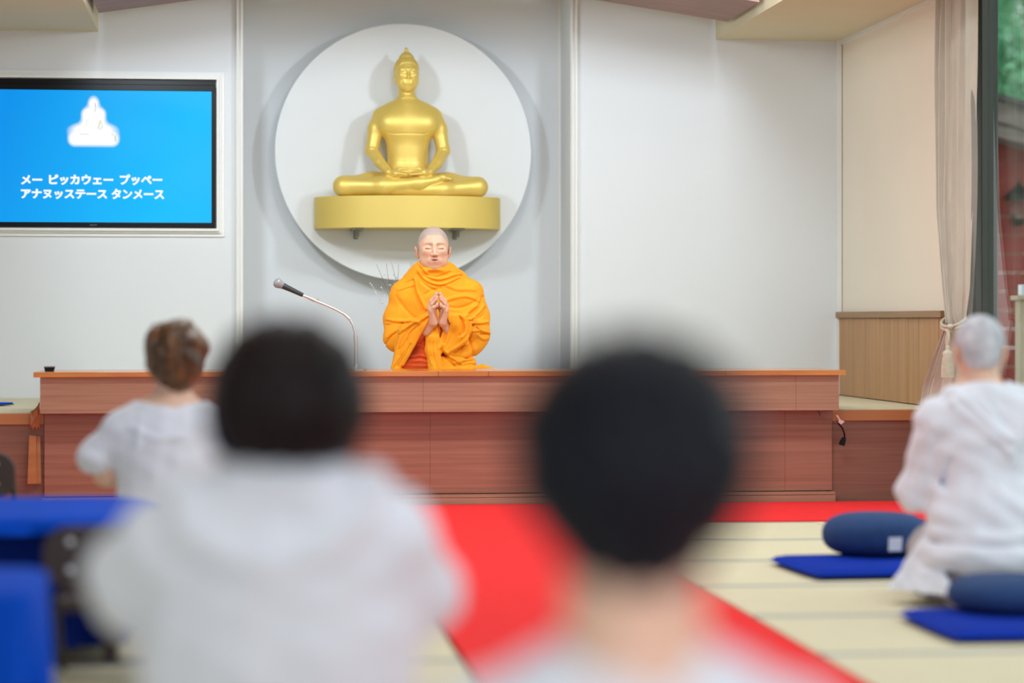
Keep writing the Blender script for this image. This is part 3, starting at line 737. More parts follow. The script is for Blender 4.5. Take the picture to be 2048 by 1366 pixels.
def cloth_noise(p, a=.0025, f=1.):
    return a*(np.sin(p[:, 0]*31*f+3*np.sin(p[:, 2]*17*f))*np.sin(p[:, 2]*23*f+2*np.sin(p[:, 0]*13*f)+p[:, 1]*9)+.5*np.sin(p[:, 0]*71*f+p[:, 2]*37*f)*np.sin(p[:, 2]*53*f-p[:, 0]*29*f+1.))
def plate(p, a, b, wa, wb, th, k=.01):     # flattened tapered capsule facing -y
    return cap(p, a, b, wa*th, wb*th, sc=(th, 1, th)) if False else cap(p*V(1, wa/th if False else 1, 1), a, b, wa, wb)
def sheet(p, A, B, C, r):                  # rounded triangle (thickness r), exact enough
    A, B, C = [np.array(t, f32) for t in (A, B, C)]
    ba, cb, ac = B-A, C-B, A-C; nor = np.cross(ba, ac)
    pa, pb, pc = p-A, p-B, p-C
    s = np.sign(pa@np.cross(ba, nor))+np.sign(pb@np.cross(cb, nor))+np.sign(pc@np.cross(ac, nor))
    def e(v, w_): h = np.clip((w_@v)/(v@v), 0, 1); g = w_-h[:, None]*v; return (g*g).sum(1)
    ed = np.minimum(np.minimum(e(ba, pa), e(cb, pb)), e(ac, pc)); fc = (pa@nor)**2/(nor@nor)
    return np.sqrt(np.where(s < 2, ed, fc))-r
FOLD = [
    # cowl and collar folds
    (ms((432, 385), (455, 440), (500, 490), (570, 515), (650, 500), (720, 470), (780, 462)), .0075, .011),
    (ms((415, 440), (450, 500), (520, 545), (600, 560), (680, 530), (760, 490)), .007, .008),
    (ms((440, 420), (470, 470), (540, 498), (620, 480), (680, 450)), .005, -.010),
    (ms((400, 470), (440, 530), (500, 585), (560, 610)), .006, -.007),
    (ms((385, 520), (395, 600), (430, 680), (470, 760)), .008, .010),
    (ms((372, 520), (378, 600), (405, 690), (445, 780)), .0055, -.010),
    (ms((470, 640), (530, 600), (600, 590)), .007, -.006),
    (ms((230, 660), (270, 720), (330, 800), (400, 850)), .009, -.006),
    (ms((250, 600), (300, 580), (370, 560)), .007, .005), (ms((240, 570), (300, 545), (370, 520)), .005, -.005),
    (ms((650, 560), (740, 600), (840, 590), (900, 600)), .010, .005), (ms((640, 690), (740, 660), (830, 650), (930, 690)), .009, .006),
    (ms((640, 740), (740, 760), (850, 730), (915, 680)), .007, -.006),
    # right arm gathers
    (ms((830, 830), (880, 790), (930, 740), (960, 660)), .006, -.011), (ms((830, 850), (890, 820), (940, 780), (975, 730)), .006, .009),
    (ms((830, 862), (900, 852), (960, 815), (990, 760)), .005, -.009), (ms((800, 815), (850, 775), (905, 735)), .007, .009),
    (ms((850, 880), (930, 880), (1005, 870)), .006, .008), (ms((850, 895), (930, 900), (1010, 900)), .004, -.007),
    (ms((860, 950), (930, 940), (1015, 968)), .006, .008), (ms((930, 975), (1000, 965)), .004, -.008), (ms((880, 900), (950, 950), (1010, 960)), .005, .006),
    (ms((830, 980), (835, 1060), (860, 1130), (880, 1165)), .008, -.008), (ms((900, 980), (960, 1020), (1000, 1010)), .008, .006),
    # right sleeve drape
    (ms((740, 830), (770, 880), (770, 950), (740, 985)), .006, -.012), (ms((760, 830), (800, 900), (795, 960), (760, 1000)), .007, .010),
    (ms((650, 830), (640, 930), (610, 1030), (575, 1090)), .008, .010), (ms((700, 850), (690, 940), (650, 1040), (600, 1110)), .007, -.005),
    (ms((830, 850), (840, 920), (820, 990), (760, 1060), (640, 1130)), .008, .008), (ms((850, 900), (845, 980), (800, 1060), (700, 1130)), .005, -.008),
    # left sleeve
    (ms((150, 850), (230, 865), (350, 860), (400, 880)), .007, .007), (ms((150, 900), (220, 885), (310, 885)), .005, -.006),
    (ms((480, 812), (400, 860), (330, 890), (240, 960)), .007, .010), (ms((470, 830), (420, 880), (330, 960), (290, 1050), (245, 1100)), .006, -.010),
    (ms((475, 830), (450, 900), (400, 1000), (350, 1100), (280, 1230)), .008, .009), (ms((340, 900), (290, 980), (240, 1080), (235, 1150)), .007, -.008),
    (ms((150, 1000), (190, 960), (260, 930)), .007, .006), (ms((140, 1060), (170, 1000), (230, 950)), .005, -.006),
    (ms((300, 1000), (280, 1090), (230, 1180), (180, 1250)), .006, .007), (ms((330, 1060), (290, 1140), (230, 1240)), .005, -.008),
    # centre strip
    (ms((545, 905), (565, 1000), (560, 1100), (570, 1200), (575, 1280)), .006, .010), (ms((490, 940), (470, 1030), (470, 1130), (500, 1220)), .006, .007),
    (ms((520, 930), (510, 1040), (515, 1140), (545, 1260)), .005, -.007), (ms((580, 1100), (640, 1190), (700, 1240)), .006, -.010), (ms((620, 1120), (680, 1180), (760, 1215)), .007, .009),
    (ms((600, 1150), (720, 1160), (820, 1180)), .006, -.007), (ms((700, 1215), (800, 1190), (870, 1180)), .006, .008), (ms((780, 1240), (840, 1225), (900, 1240)), .005, -.007)]
FOLD2 = [(a, w_*1.12, m_*.9) for a, w_, m_ in FOLD]
for a, w_, m_ in FOLD:          # a crisp shadowed crease runs along the lower side of every ridge
    if m_ > 0:
        g = []
        for i in range(len(a)):
            p0, p1 = a[max(i-1, 0)], a[min(i+1, len(a)-1)]; dx, dz = p1[0]-p0[0], p1[1]-p0[1]; L = math.hypot(dx, dz); nx_, nz2 = dz/L, -dx/L
            if nz2 > 0 or (abs(nz2) < .3 and nx_ < 0): nx_, nz2 = -nx_, -nz2
            g.append((a[i][0]+nx_*w_*1.5, a[i][1]+nz2*w_*1.5))
        FOLD2.append((g, w_*.7, -m_*.42))
FOLD2 = [(chaikin(a), w_, m_) for a, w_, m_ in FOLD2]
def robe_sdf(p):
    d = ell(p, m(560, 800, .03), (.205, .135, .27))
    d = smin(d, chain(p, [m(310, 645, .03), m(545, 540, .03), m(850, 640, .03)], [.075, .075, .078], .05), .06)
    d = smin(d, cap(p, m(480, 500, .03), m(620, 500, .03), .085, .085), .06)
    d = smin(d, chain(p, [m(310, 645, .03), m(262, 850, .02), m(238, 1010, -.03)], [.076, .078, .069], .04), .03)
    d = smin(d, chain(p, [m(850, 640, .03), m(885, 830, .02), m(900, 970, -.03)], [.078, .085, .078], .04), .03)
    d = smin(d, cap(p, m(850, 1060, -.06), m(780, 1080, -.08), .072, .075), .05)
    # forearm sleeves
    d = smin(d, chain(p, [m(238, 1010, -.03), m(340, 950, -.13), m(435, 880, -.205)], [.066, .050, .040], .03), .03)
    d = smin(d, chain(p, [m(890, 980, -.03), m(790, 930, -.14), m(690, 880, -.205)], [.075, .066, .048], .03), .03)
    # collar that stands round the neck
    c = rotx(p, (0, .0, .545), .30)-V(.0, .005, .545)
    rr_ = np.hypot(c[:, 0], c[:, 1]*.95); col_ = np.hypot((rr_-(.074-.25*(c[:, 2]))), np.maximum(np.abs(c[:, 2])-.022, 0))-.0095
    d = smin(d, col_, .03)
    d = smin(d, chain(p, [m(438, 380, -.005), m(420, 440, .0), m(390, 500, .02)], [.010, .022, .035], .03), .03)
    d = smin(d, chain(p, [m(650, 395, -.005), m(690, 440, .01), m(770, 490, .03)], [.009, .022, .035], .03), .03)
    # hanging drapes
    d = smin(d, sheet(p, m(468, 822, -.235), m(300, 890, -.16), m(225, 1255, -.16), .017), .02)
    d = smin(d, sheet(p, m(300, 900, -.16), m(235, 1120, -.10), m(200, 1275, -.16), .018), .02)
    d = smin(d, sheet(p, m(655, 822, -.235), m(835, 850, -.20), m(790, 1040, -.20), .022), .02)
    d = smin(d, sheet(p, m(655, 830, -.235), m(790, 1040, -.20), m(575, 1105, -.215), .018), .02)
    d = smin(d, sheet(p, m(575, 1095, -.205), m(850, 1100, -.13), m(740, 1180, -.17), .022), .03)
    # centre strip
    d = np.minimum(d, smin(chain(p, [m(520, 900, -.20), m(505, 1000, -.215), m(505, 1110, -.215), m(545, 1290, -.22)], [.020, .029, .030, .040], .03), cap(p, m(560, 890, -.20), m(555, 1250, -.225), .012, .022), .02))
    # lap at the right, spilled hem
    d = np.minimum(d, smin(cap(p, m(620, 1200, -.17), m(830, 1215, -.11), .040, .040), cap(p, m(600, 1290, -.17), m(820, 1290, -.14), .045, .040), .03))
    d = smin(d, chain(p, [m(820, 1262, -.12), m(950, 1258, -.10), m(1080, 1292, -.08)], [.020, .014, .012], .02), .02)
    d = smin(d, cap(p, m(250, 1330, -.12), m(800, 1340, -.12), .05, .05), .03)
    mk = np.abs(d) < .045
    if mk.any(): d[mk] = d[mk]-strokes(p[mk], FOLD2, .02)-cloth_noise(p[mk], .0018)
    # openings: neck hole and the sleeves' mouths
    d = sub(d, cap(p, (0, .004, .505), (0, -.01, .72), .052, .066), .012)
    d = sub(d, cap(p, m(500, 905, -.235), m(395, 1080, -.225), .022, .016), .012)
    d = sub(d, cap(p, m(618, 880, -.240), m(600, 1040, -.235), .026, .012), .012)
    return smax(d, -.044-p[:, 2], .006)
me = sdf_mesh('outer_robe', robe_sdf, (-.32, -.32, -.06), (.38, .22, .66), .0033)
link('outer_robe', me, 'robe', monk)
def inner_sdf(p):
    d = ell(p, m(545, 820, .04), (.155, .10, .24))
    d = smin(d, cap(p, m(500, 1090, -.10), m(520, 1000, -.08), .085, .07), .05)
    d = smin(d, chain(p, [m(330, 1235, -.115), m(480, 1200, -.145), m(600, 1240, -.13)], [.050, .055, .05], .03), .03)
    d = smin(d, cap(p, m(390, 1130, -.06), m(380, 1000, -.05), .065, .06), .03)
    d = smin(d, chain(p, [m(340, 1010, -.11), m(400, 970, -.165), m(455, 900, -.20)], [.040, .036, .030], .02), .02)
    d = smin(d, cap(p, m(620, 890, -.17), m(590, 1080, -.17), .034, .026), .02)
    c = rotx(p, (0, 0, .535), .35)-V(.0, -.002, .535)
    col_ = np.hypot(np.hypot(c[:, 0], c[:, 1])-.063, np.maximum(np.abs(c[:, 2])-.016, 0))-.006
    d = smin(d, col_, .012)
    d = d-cloth_noise(p, .003, 1.3)-strokes(p, [(ms((340, 1160), (420, 1150), (490, 1170)), .006, .008), (ms((320, 1200), (420, 1195), (500, 1215)), .006, .008), (ms((310, 1178), (420, 1172), (500, 1192)), .004, -.006), (ms((380, 1060), (440, 1080), (480, 1120)), .006, .008), (ms((410, 1010), (450, 980), (480, 950)), .006, .006), (ms((300, 1235), (420, 1240), (480, 1235)), .005, .006)], .02)
    d = sub(d, cap(p, (0, 0, .47), (0, -.01, .72), .054, .060), .01)
    return smax(d, -.044-p[:, 2], .006)
me = sdf_mesh('inner_robe', inner_sdf, (-.26, -.30, -.06), (.26, .20, .62), .0042)
link('inner_robe', me, 'robe2', monk)
# ---------------------------------------------------------------- the people who sit facing the stage (local +y is forward)
def fy(p): return p*V(1, -1, 1)
def back_parts(p, P, g=0.):
    """torso+arms of a kneeling figure; g inflates"""
    sh, zs, el, wr = P['sh'], P['zs'], P['el'], P['wr']
    q = mir(p)
    d = ell(q, (0, .0, zs-.15), (sh*.98+g, .105+g, .20+g))
    d = smin(d, cap(q, (0, -.005, zs-.03), (sh*.86, .0, zs-.055), .055+g, .052+g), .06)
    d = smin(d, ell(q, (0, -.01, .26), (sh*.92+g, .125+g, .15+g)), .10)
    a = chain(q, [(sh*.95, .0, zs-.07), el, wr], [.052+g, .043+g*.9, .028+g*.55], .03)
    return smin(d, a, .03)
def back_body(P):
    hc = np.array(P['hc'], f32); hs = P['hs']; hz = np.array(P['hand'], f32)
    def f(p):
        d = near(p, hc, hs*.75, lambda t: head_sdf(fy(rotz_(rotx(t-hc, (0, 0, 0), P.get('nod', 0)), (0, 0, 0), P.get('turn', 0)))/hs)*hs)
        d = smin(d, cap(p, (0, -.005, P['zs']-.04), (hc[0], hc[1]-.02, hc[2]-.05), P.get('nk', .056), P.get('nk', .056)-.004), .03)
        d = smin(d, back_parts(p, P), .04)
        d = smin(d, near(p, hz+V(0, 0, .07), .19, lambda t: hands_sdf(fy(t-hz), 1.2)), .01)
        return d
    return f
def legs_sdf(p, g=0.):
    q = mir(p)
    d = chain(q, [(.085, -.02, .20), (.12, .20, .16), (.13, .36, .095)], [.105+g, .085+g, .062+g], .05)
    d = smin(d, chain(q, [(.13, .36, .075), (.115, .15, .055), (.10, -.10, .045)], [.055+g, .050+g, .036+g], .03), .02)
    d = smin(d, cap(q, (.10, -.10, .045), (.085, -.22, .035), .034+g, .022+g), .03)
    return smax(d, -p[:, 2]+.001, .008)
def person(label, loc, rot, P, res, hairf, hairmat, shirtf, shirtmat='white', pants='white2', rp=.008, extra=None):
    t = empty('person', loc, rot, label, 'person')
    hc = P['hc']
    body = back_body(P)
    lim = max(P['el'][0], P['sh'])+.12
    link('body', sdf_mesh('body', body, (-lim, -.2, .1), (lim, .48, hc[2]+.16), res), 'skinb', t)
    link('hair', sdf_mesh('hair', hairf, (hc[0]-.17, hc[1]-.19, hc[2]-.20), (hc[0]+.17, hc[1]+.19, hc[2]+.18), .004), hairmat, t)
    link('shirt', sdf_mesh('shirt', shirtf, (-lim-.06, -.32, .06), (lim+.06, .46, P['zs']+.12), res), shirtmat, t)
    link('trousers', sdf_mesh('trousers', lambda p: legs_sdf(p, .014)-cloth_noise(p, .004), (-.30, -.34, 0), (.30, .50, .36), rp), pants, t)
    return t
def shell(P, grow, keep):
    """hair lying on the skull: head grown by GROW, cut by KEEP (positive outside)"""
    hc = np.array(P['hc'], f32); hs = P['hs']
    def f(p):
        h = fy(rotz_(p-hc, (0, 0, 0), P.get('turn', 0)))/hs
        d = ell(h, (0, .05, .12), (.325+grow, .40+grow, .38+grow))
        d = smin(d, ell(h, (0, .10, -.10), (.27+grow, .27+grow, .30)), .1)
        return smax(d, keep(h), .03)*hs
    return f

# -- nearest listener: black hair, head and neck fill the lower middle of the view
P3 = dict(sh=.165, zs=.590, el=(.225, .04, .38), wr=(.06, .25, .42), hc=(.0, .012, .812), hs=.222, hand=(0, .27, .42), nk=.066)
def hair3(p):
    d = ell(p, (0, .0, .832), (.113, .122, .106))
    d = smin(d, ell(p, (0, -.025, .785), (.093, .085, .062)), .05)
    d = smin(d, ell(p, (0, -.035, .728), (.044, .05, .035)), .05)
    d = smax(d, np.minimum(p[:, 1]-.060, .875-p[:, 2]), .01)
    return d-.0025*np.sin(p[:, 0]*160+np.sin(p[:, 2]*60)*2)
def shirt3(p):
    d = back_parts(p, P3, .016)
    d = sub(d, cap(p, (0, 0, .54), (0, 0, .80), .062, .066), .012)
    return d-cloth_noise(p, .004)
a = PD(1268, 695, 2.24)
person('person nearest the camera seen from behind, with black hair and a bare neck, white top', (a[0], a[1], 0), -YAW*.5, P3, .006, hair3, 'hair3', shirt3)

# -- second listener: dark brown bob, white blouse with a loose cowl
P2 = dict(sh=.172, zs=.690, el=(.205, .05, .55), wr=(.06, .25, .46), hc=(.012, .015, .822), hs=.218, hand=(0, .27, .46))
def hair2(p):
    d = ell(p, (.012, .0, .853), (.106, .115, .100))
    body_ = ell(p, (.012, -.008, .803), (.112, .112, .108))
    d = smin(d, body_, .05)
    d = smax(d, .738-p[:, 2], .02)
    d = smax(d, np.minimum(p[:, 1]-.055, .872-p[:, 2]), .01)
    part = np.exp(-((p[:, 0]-.02)/.012)**2)*(p[:, 2] > .86)*.004
    return d+part-.002*np.sin(p[:, 0]*150+np.sin(p[:, 2]*40)*2)
def shirt2(p):
    d = back_parts(p, P2, .014)
    d = smin(d, ell(p, (0, .0, .45), (.198, .13, .22)), .05)
    d = smin(d, ell(p, (-.225, .03, .585), (.045, .05, .05)), .03)
    # cowl hanging over the upper back
    for i in range(10):
        t0, t1 = i/10, (i+1)/10
        def pt(t): a_ = math.pi*(t); return (-.135*math.cos(a_), -.055-.055*math.sin(a_), .705-.095*math.sin(a_)**1.3-.01*math.cos(a_))
        e = cap(p, pt(t0), pt(t1), .022, .022); cw = e if i == 0 else np.minimum(cw, e)
    d = smin(d, cw, .03)
    d = smin(d, ell(p, (.01, -.03, .715), (.095, .07, .045)), .04)
    d = sub(d, cap(p, (.01, .01, .68), (.01, .02, .80), .058, .064), .012)
    return d-cloth_noise(p, .004)
a = PD(556, 655, 3.43)
person('person seen from behind with a chin-length dark brown bob and loose white cowled blouse', (a[0], a[1], 0), -YAW*.2, P2, .006, hair2, 'hair2', shirt2)

# -- farther listener on the left: short brown hair with lighter strands
P1 = dict(sh=.17, zs=.655, el=(.205, .03, .45), wr=(.06, .25, .42), hc=(.02, .02, .832), hs=.222, hand=(0, .27, .42))
def hair1(p):
    d = ell(p, (.018, .0, .850), (.105, .118, .098))
    d = smin(d, ell(p, (.022, -.01, .775), (.072, .090, .070)), .05)
    d = smax(d, np.minimum(p[:, 1]-.060, .885-p[:, 2]), .01)
    q = p-V(.03, -.1, .84); ang = np.arctan2(q[:, 2], q[:, 0]); rr2 = np.hypot(q[:, 0], q[:, 2])
    return d-.005*np.sin(ang*5+rr2*70)*ss(rr2, 0, .05)-.0015*np.sin(p[:, 0]*220)
def shirt1(p):
    q = mir(p)
    sh, zs = P1['sh'], P1['zs']
    d = ell(q, (0, .0, zs-.15), (sh+.012, .118, .21))
    d = smin(d, cap(q, (0, -.005, zs-.035), (sh*.9, .0, zs-.062), .064, .060), .06)
    d = smin(d, ell(q, (0, -.01, .26), (sh+.01, .14, .16)), .10)
    d = smin(d, cap(q, (sh*.9, 0, zs-.08), (.235, .02, .500), .062, .068), .03)
    d = smin(d, ell(q, (.243, .01, .500), (.052, .062, .035)), .02)
    d = sub(d, cap(q, (.222, .03, .455), (.225, .03, .36), .040, .06), .008)
    d = sub(d, ell(p, (.0, .0, .70), (.105, .09, .055)), .02)
    d = d-strokes(p, [([(-.12, .60), (-.03, .56), (.06, .575), (.12, .62)], .012, .006), ([(-.16, .46), (-.10, .53), (-.09, .60)], .01, .006)])
    return d-cloth_noise(p, .0028)
a = PD(340, 635, 7.85)
person('person with short brown hair behind the blue table, white top with loose sleeves', (a[0], a[1], 0), -.05, P1, .006, hair1, 'hair1', shirt1)

# -- kneeling man on the right, close-cropped grey hair, shirt with a hood-like collar
P4 = dict(sh=.178, zs=.680, el=(.222, .08, .375), wr=(.07, .26, .60), hc=(-.022, .035, .843), hs=.228, hand=(-.02, .28, .60), turn=.10)
hair4 = shell(P4, .022, lambda h: np.minimum(-(h[:, 2]-.22), -(h[:, 1]-.0)-.25*(h[:, 2] > 9))*1.0)
def hair4(p):
    hc = V(*P4['hc']); h = fy(rotz_(p-hc, (0, 0, 0), .10))/P4['hs']
    d = ell(h, (0, .05, .12), (.350, .425, .400)); d = smin(d, ell(h, (0, .14, -.08), (.285, .29, .25)), .1)
    kp = np.minimum(.27-h[:, 2], .02-h[:, 1])                    # open over the face
    kp = np.maximum(kp, -(h[:, 2]+.26-.0*h[:, 1]))               # hairline at the nape
    kp = np.maximum(kp, np.minimum(np.minimum(.06-h[:, 2], .26-h[:, 1]), h[:, 2]+1))
    return smax(d, kp, .03)*P4['hs']
def shirt4(p):
    d = back_parts(p, P4, .020)
    q = mir(p)
    d = smin(d, ell(q, (0, -.02, .30), (.195, .14, .13)), .06)
    d = smin(d, ell(q, (0, -.035, .185), (.22, .17, .085)), .05)
    # hood-like collar: V hanging on the upper back
    d = smin(d, sheet(p, (-.13, -.080, .675), (.15, -.080, .68), (.045, -.130, .520), .016), .018)
    d = smin(d, chain(p, [(-.12, -.02, .690), (-.02, -.060, .700), (.10, -.03, .695)], [.030, .034, .030], .02), .03)
    # tail of the shirt spreading over the mat on the left
    d = smin(d, sheet(p, (-.19, -.03, .19), (-.15, -.20, .015), (-.33, .03, .012), .014), .04)
    d = smin(d, sheet(p, (-.33, .03, .012), (-.15, -.20, .015), (-.39, -.03, .006), .010), .02)
    d = smin(d, sheet(p, (-.20, .0, .22), (-.33, .03, .02), (-.19, .15, .05), .02), .03)
    d = d-strokes(p, [([(-.20, .225), (-.05, .215), (.1, .22), (.22, .23)], .010, -.008), ([(-.20, .26), (0, .25), (.2, .262)], .014, .006), ([(-.22, .14), (-.10, .115), (.1, .118), (.22, .14)], .010, -.006),
                      ([(-.155, .40), (-.15, .45), (-.14, .49)], .010, -.014), ([(-.20, .55), (-.21, .48), (-.20, .42)], .010, .006), ([(-.235, .50), (-.25, .42)], .008, -.005), ([(-.11, .70), (-.03, .62), (.04, .56)], .010, .007), ([(.13, .70), (.09, .62), (.05, .56)], .010, .007), ([(-.03, .69), (.02, .62), (.05, .59)], .008, -.006),
                      ([(-.27, .10), (-.25, .05), (-.24, .02)], .008, -.006), ([(-.31, .06), (-.30, .02)], .006, .005)])
    d = sub(d, cap(p, (0, .0, .66), (-.02, .03, .80), .060, .064), .012)
    return smax(d-cloth_noise(p, .005), .004-p[:, 2], .004)
a = PD(1977, 632, 7.9)
person('kneeling person on the right with cropped grey hair and white hooded shirt', (a[0], a[1], 0), -.10, P4, .0052, hair4, 'hairg', shirt4, pants='greypant')

# ---------------------------------------------------------------- cushions and mats on the right
def zafu_mesh(R, H, npl=34):
    nu, nv = 136, 22; mb = MB()
    for j in range(nv+1):
        f = -math.pi/2+math.pi*j/nv
        for i in range(nu):
            a_ = 2*math.pi*i/nu; pl = 1-.012*abs(math.sin(a_*npl/2))*math.cos(f)**.5
            r_ = R*max(math.cos(f), 0)**.55*pl; z = H/2+H/2*math.copysign(abs(math.sin(f))**.9, math.sin(f))
            mb.v.append((r_*math.cos(a_), r_*math.sin(a_), z))
    for j in range(nv):
        for i in range(nu): a_ = j*nu+i; b_ = j*nu+(i+1) % nu; mb.f.append((a_, b_, b_+nu, a_+nu))
    return mb
def floor_mat(c, rot, s, label, h=.038):
    t = empty('floor_mat', (c[0], c[1], TZ+.001), rot, label, 'mat', 'blue square mats under the round cushions')
    mb = MB(); n = 24
    for side in (1, -1):
        for i in range(n+1):
            for j in range(n+1):
                u, v = 2*i/n-1, 2*j/n-1; e = min(1-abs(u), 1-abs(v)); z = h/2+side*h/2*min(1, (e*6))**.5
                mb.v.append((u*s/2*(1-.02*v*v), v*s/2*(1-.02*u*u), z))
    m_ = (n+1)**2
    for k in (0, 1):
        for i in range(n):
            for j in range(n):
                a_ = k*m_+i*(n+1)+j; q = (a_, a_+n+1, a_+n+2, a_+1); mb.f.append(q if k == 0 else q[::-1])
    build('mat_cover', mb, 'bluemat', t, True)
    return t
def zafu(c, R, H, z, rot, label, tagang=None):
    t = empty('meditation_cushion', (c[0], c[1], z), rot, label, 'cushion', 'round navy cushions on blue mats')
    build('cushion_cover', zafu_mesh(R, H), 'navy', t, True)
    if tagang is not None:
        b = MB().box(-.026, .026, -.0015, .0015, -.026, .026, .0006)
        o = build('label_tag', b, 'tag', t); zz = .062; f = math.asin((zz-H/2)/(H/2)) if zz > H/2 else -math.asin((H/2-zz)/(H/2))
        rr3 = R*max(math.cos(f), 0)**.55
        o.location = (rr3*math.cos(tagang), rr3*math.sin(tagang), zz); o.rotation_euler = (.12, 0, tagang+math.pi/2)
    return t
def mat_from(a, b):
    A, B = PZ(*a), PZ(*b); dx, dy = A[0]-B[0], A[1]-B[1]; s = math.hypot(dx, dy); ph = math.atan2(dy, dx)-math.pi/2
    return (B[0]+s/2*(math.cos(ph)-math.sin(ph)), B[1]+s/2*(math.sin(ph)+math.cos(ph))), ph, s
c1, p1_, s1 = mat_from((1533, 1120, .03), (1631, 1157, .025))
floor_mat(c1, p1_, s1, 'deep blue square mat lying left of the kneeling person, cushion with white tag on it')
zc1 = PD(1752, 1140, 9.2)
zafu((zc1[0], zc1[1]), .205, .165, TZ+.032, 0, 'round navy cushion with a small white square tag, on the farther blue mat', math.radians(-90-6.4+12))
c2, p2_, s2 = mat_from((1789, 1228, .03), (1905, 1283, .025))
floor_mat(c2, p2_, s2, 'deep blue square mat nearest the camera at the right, behind the kneeling person')
zc2 = PD(2022, 1250, 7.42)
zafu((zc2[0], zc2[1]), .195, .115, TZ+.032, .3, 'round navy cushion on the nearer blue mat, directly behind the kneeling person', None)
print('MATS', c1, p1_, s1, c2, p2_, s2, zc1, zc2)

# ---------------------------------------------------------------- blue cloth-covered low tables and folding chairs on the left
def drape(x0, x1, y0, y1, zt, zb, seed=0):
    mb = MB(); rng = random.Random(seed); cx, cy = (x0+x1)/2, (y0+y1)/2; hx_, hy_ = (x1-x0)/2, (y1-y0)/2; n = 160
    ring = []
    for i in range(n):
        a_ = 2*math.pi*i/n; c_, s_ = math.cos(a_), math.sin(a_); e = 8
        k_ = (abs(c_)**e+abs(s_)**e)**(-1/e); ring.append((k_*c_, k_*s_, a_))
    lv = [(.0, 0, 0), (.6, 0, 0), (.97, 0, 0), (.995, -.006, 0), (1.0, -.02, 0)]
    N_ = 10
    for j in range(1, N_+1): lv.append((1.0, -.02-(zt-zb-.02)*j/N_, j/N_))
    for (s, dz, t) in lv:
        for (u, v, a_) in ring:
            w_ = (.006+.014*math.sin(a_*23+seed)+.010*math.sin(a_*41+1))*t
            mb.v.append((cx+u*(hx_*s+w_), cy+v*(hy_*s+w_), zt+dz))
    for j in range(len(lv)-1):
        for i in range(n): a_ = j*n+i; b_ = j*n+(i+1) % n; mb.f.append((a_, b_, b_+n, a_+n))
    return mb
def low_table(x0, x1, y0, y1, zt, zb, label, seed, zs_):
    t = empty('low_table', ((x0+x1)/2, (y0+y1)/2, 0), 0, label, 'table', 'low tables covered in blue cloth')
    def q(n, mb, m_, sm=False): o = build(n, mb, m_, None, sm); o.parent = t; o.matrix_parent_inverse = Matrix.Translation(-Vector(t.location)); return o
    q('table_top', MB().box(x0+.08, x1-.08, y0+.08, y1-.08, zt-.03, zt-.006), 'pine')
    for xx in (x0+.1, x1-.14):
        for yy in (y0+.1, y1-.14): q('leg', MB().box(xx, xx+.04, yy, yy+.04, TZ, zt-.03), 'vinyl')
    o = q('cloth_cover', drape(x0, x1, y0, y1, zt, zs_, seed), 'blue', True)
    if zs_ > zb: q('shade_skirt', drape(x0+.09, x1-.09, y0+.09, y1-.09, zt-.008, zb, seed+3), 'blue_shade', True)  # recessed dark sheet added so the table front looks shaded
    return t
xr = PD(318, 0, 6.9)[0]
low_table(xr-1.7, xr, PD(160, 0, 6.4)[1]+.02, PD(160, 0, 7.25)[1], .414, .06, 'long low table under royal blue cloth, in front of the brown-haired person', 1, .375)
xr = PD(82, 0, 4.9)[0]
low_table(xr-1.1, xr, PD(0, 0, 4.66)[1], PD(0, 0, 5.2)[1], .414, .03, 'low blue-covered table cut off by the lower left corner, nearest the camera', 2, .03)
def folding_chair():
    t = empty('folding_chair', (0, 0, 0))
    W = .24
    pts = []; r_ = .065; hx_, hz_ = .20, .078
    for cx, cz, a0 in ((hx_-r_, hz_-r_, 0), (-hx_+r_, hz_-r_, 90), (-hx_+r_, -hz_+r_, 180), (hx_-r_, -hz_+r_, 270)):
        for k in range(9): a_ = math.radians(a0+k*90/8); pts.append((cx+r_*math.cos(a_), cz+r_*math.sin(a_)))
    b = MB().prism(pts, 'y', -.014, .014); o = build('backrest', b, 'vinyl', t); o.location = (0, 0, .345)
    bv = o.modifiers.new('bev', 'BEVEL'); bv.width = .006; bv.segments = 3; bv.limit_method = 'ANGLE'
    for sx in (-1, 1):
        for zz in (.04, -.03):
            rv = build('rivet', MB().lathe([(0.001, 0), (.008, .001), (.010, .004)], 16, rot=Matrix.Rotation(-math.pi/2, 3, 'X')), 'steel', o, True); rv.location = (sx*.13, -.018, zz)
    for sx in (-1, 1):
        build('frame_tube', MB().tube([(sx*.195, .0, TZ+.01), (sx*.195, .01, .2), (sx*.19, .012, .345), (sx*.17, .018, .40)], .0105), 'tube', t, True)
        build('leg', MB().tube([(sx*.17, .02, .24), (sx*.17, .14, .13), (sx*.17, .30, TZ+.01)], .0105), 'tube', t, True)
    build('seat', MB().box(-.18, .18, .04, .32, .20, .235, .012), 'vinyl', t)
    build('stretcher', MB().tube([(-.195, .0, .08), (.195, .0, .08)], .008), 'tube', t, True)
    return t
fc = folding_chair(); a = PD(92, 0, 6.2)
fc.location = (a[0]+.20, a[1]-.12, 0); fc.rotation_euler = (0, 0, 0)
tag(fc, 'low dark brown folding chair with silver rivets, tucked against the blue table', 'chair', 'low brown folding chairs')
f2 = copy_tree(fc); a = PD(31, 905, 9.0); f2.location = (a[0]-.20, a[1], 0); f2.rotation_euler = (0, 0, 0)
f2.scale = (1, 1, 1.06)
tag(f2, 'low dark brown folding chair at the left edge, beyond the blue table', 'chair', 'low brown folding chairs')

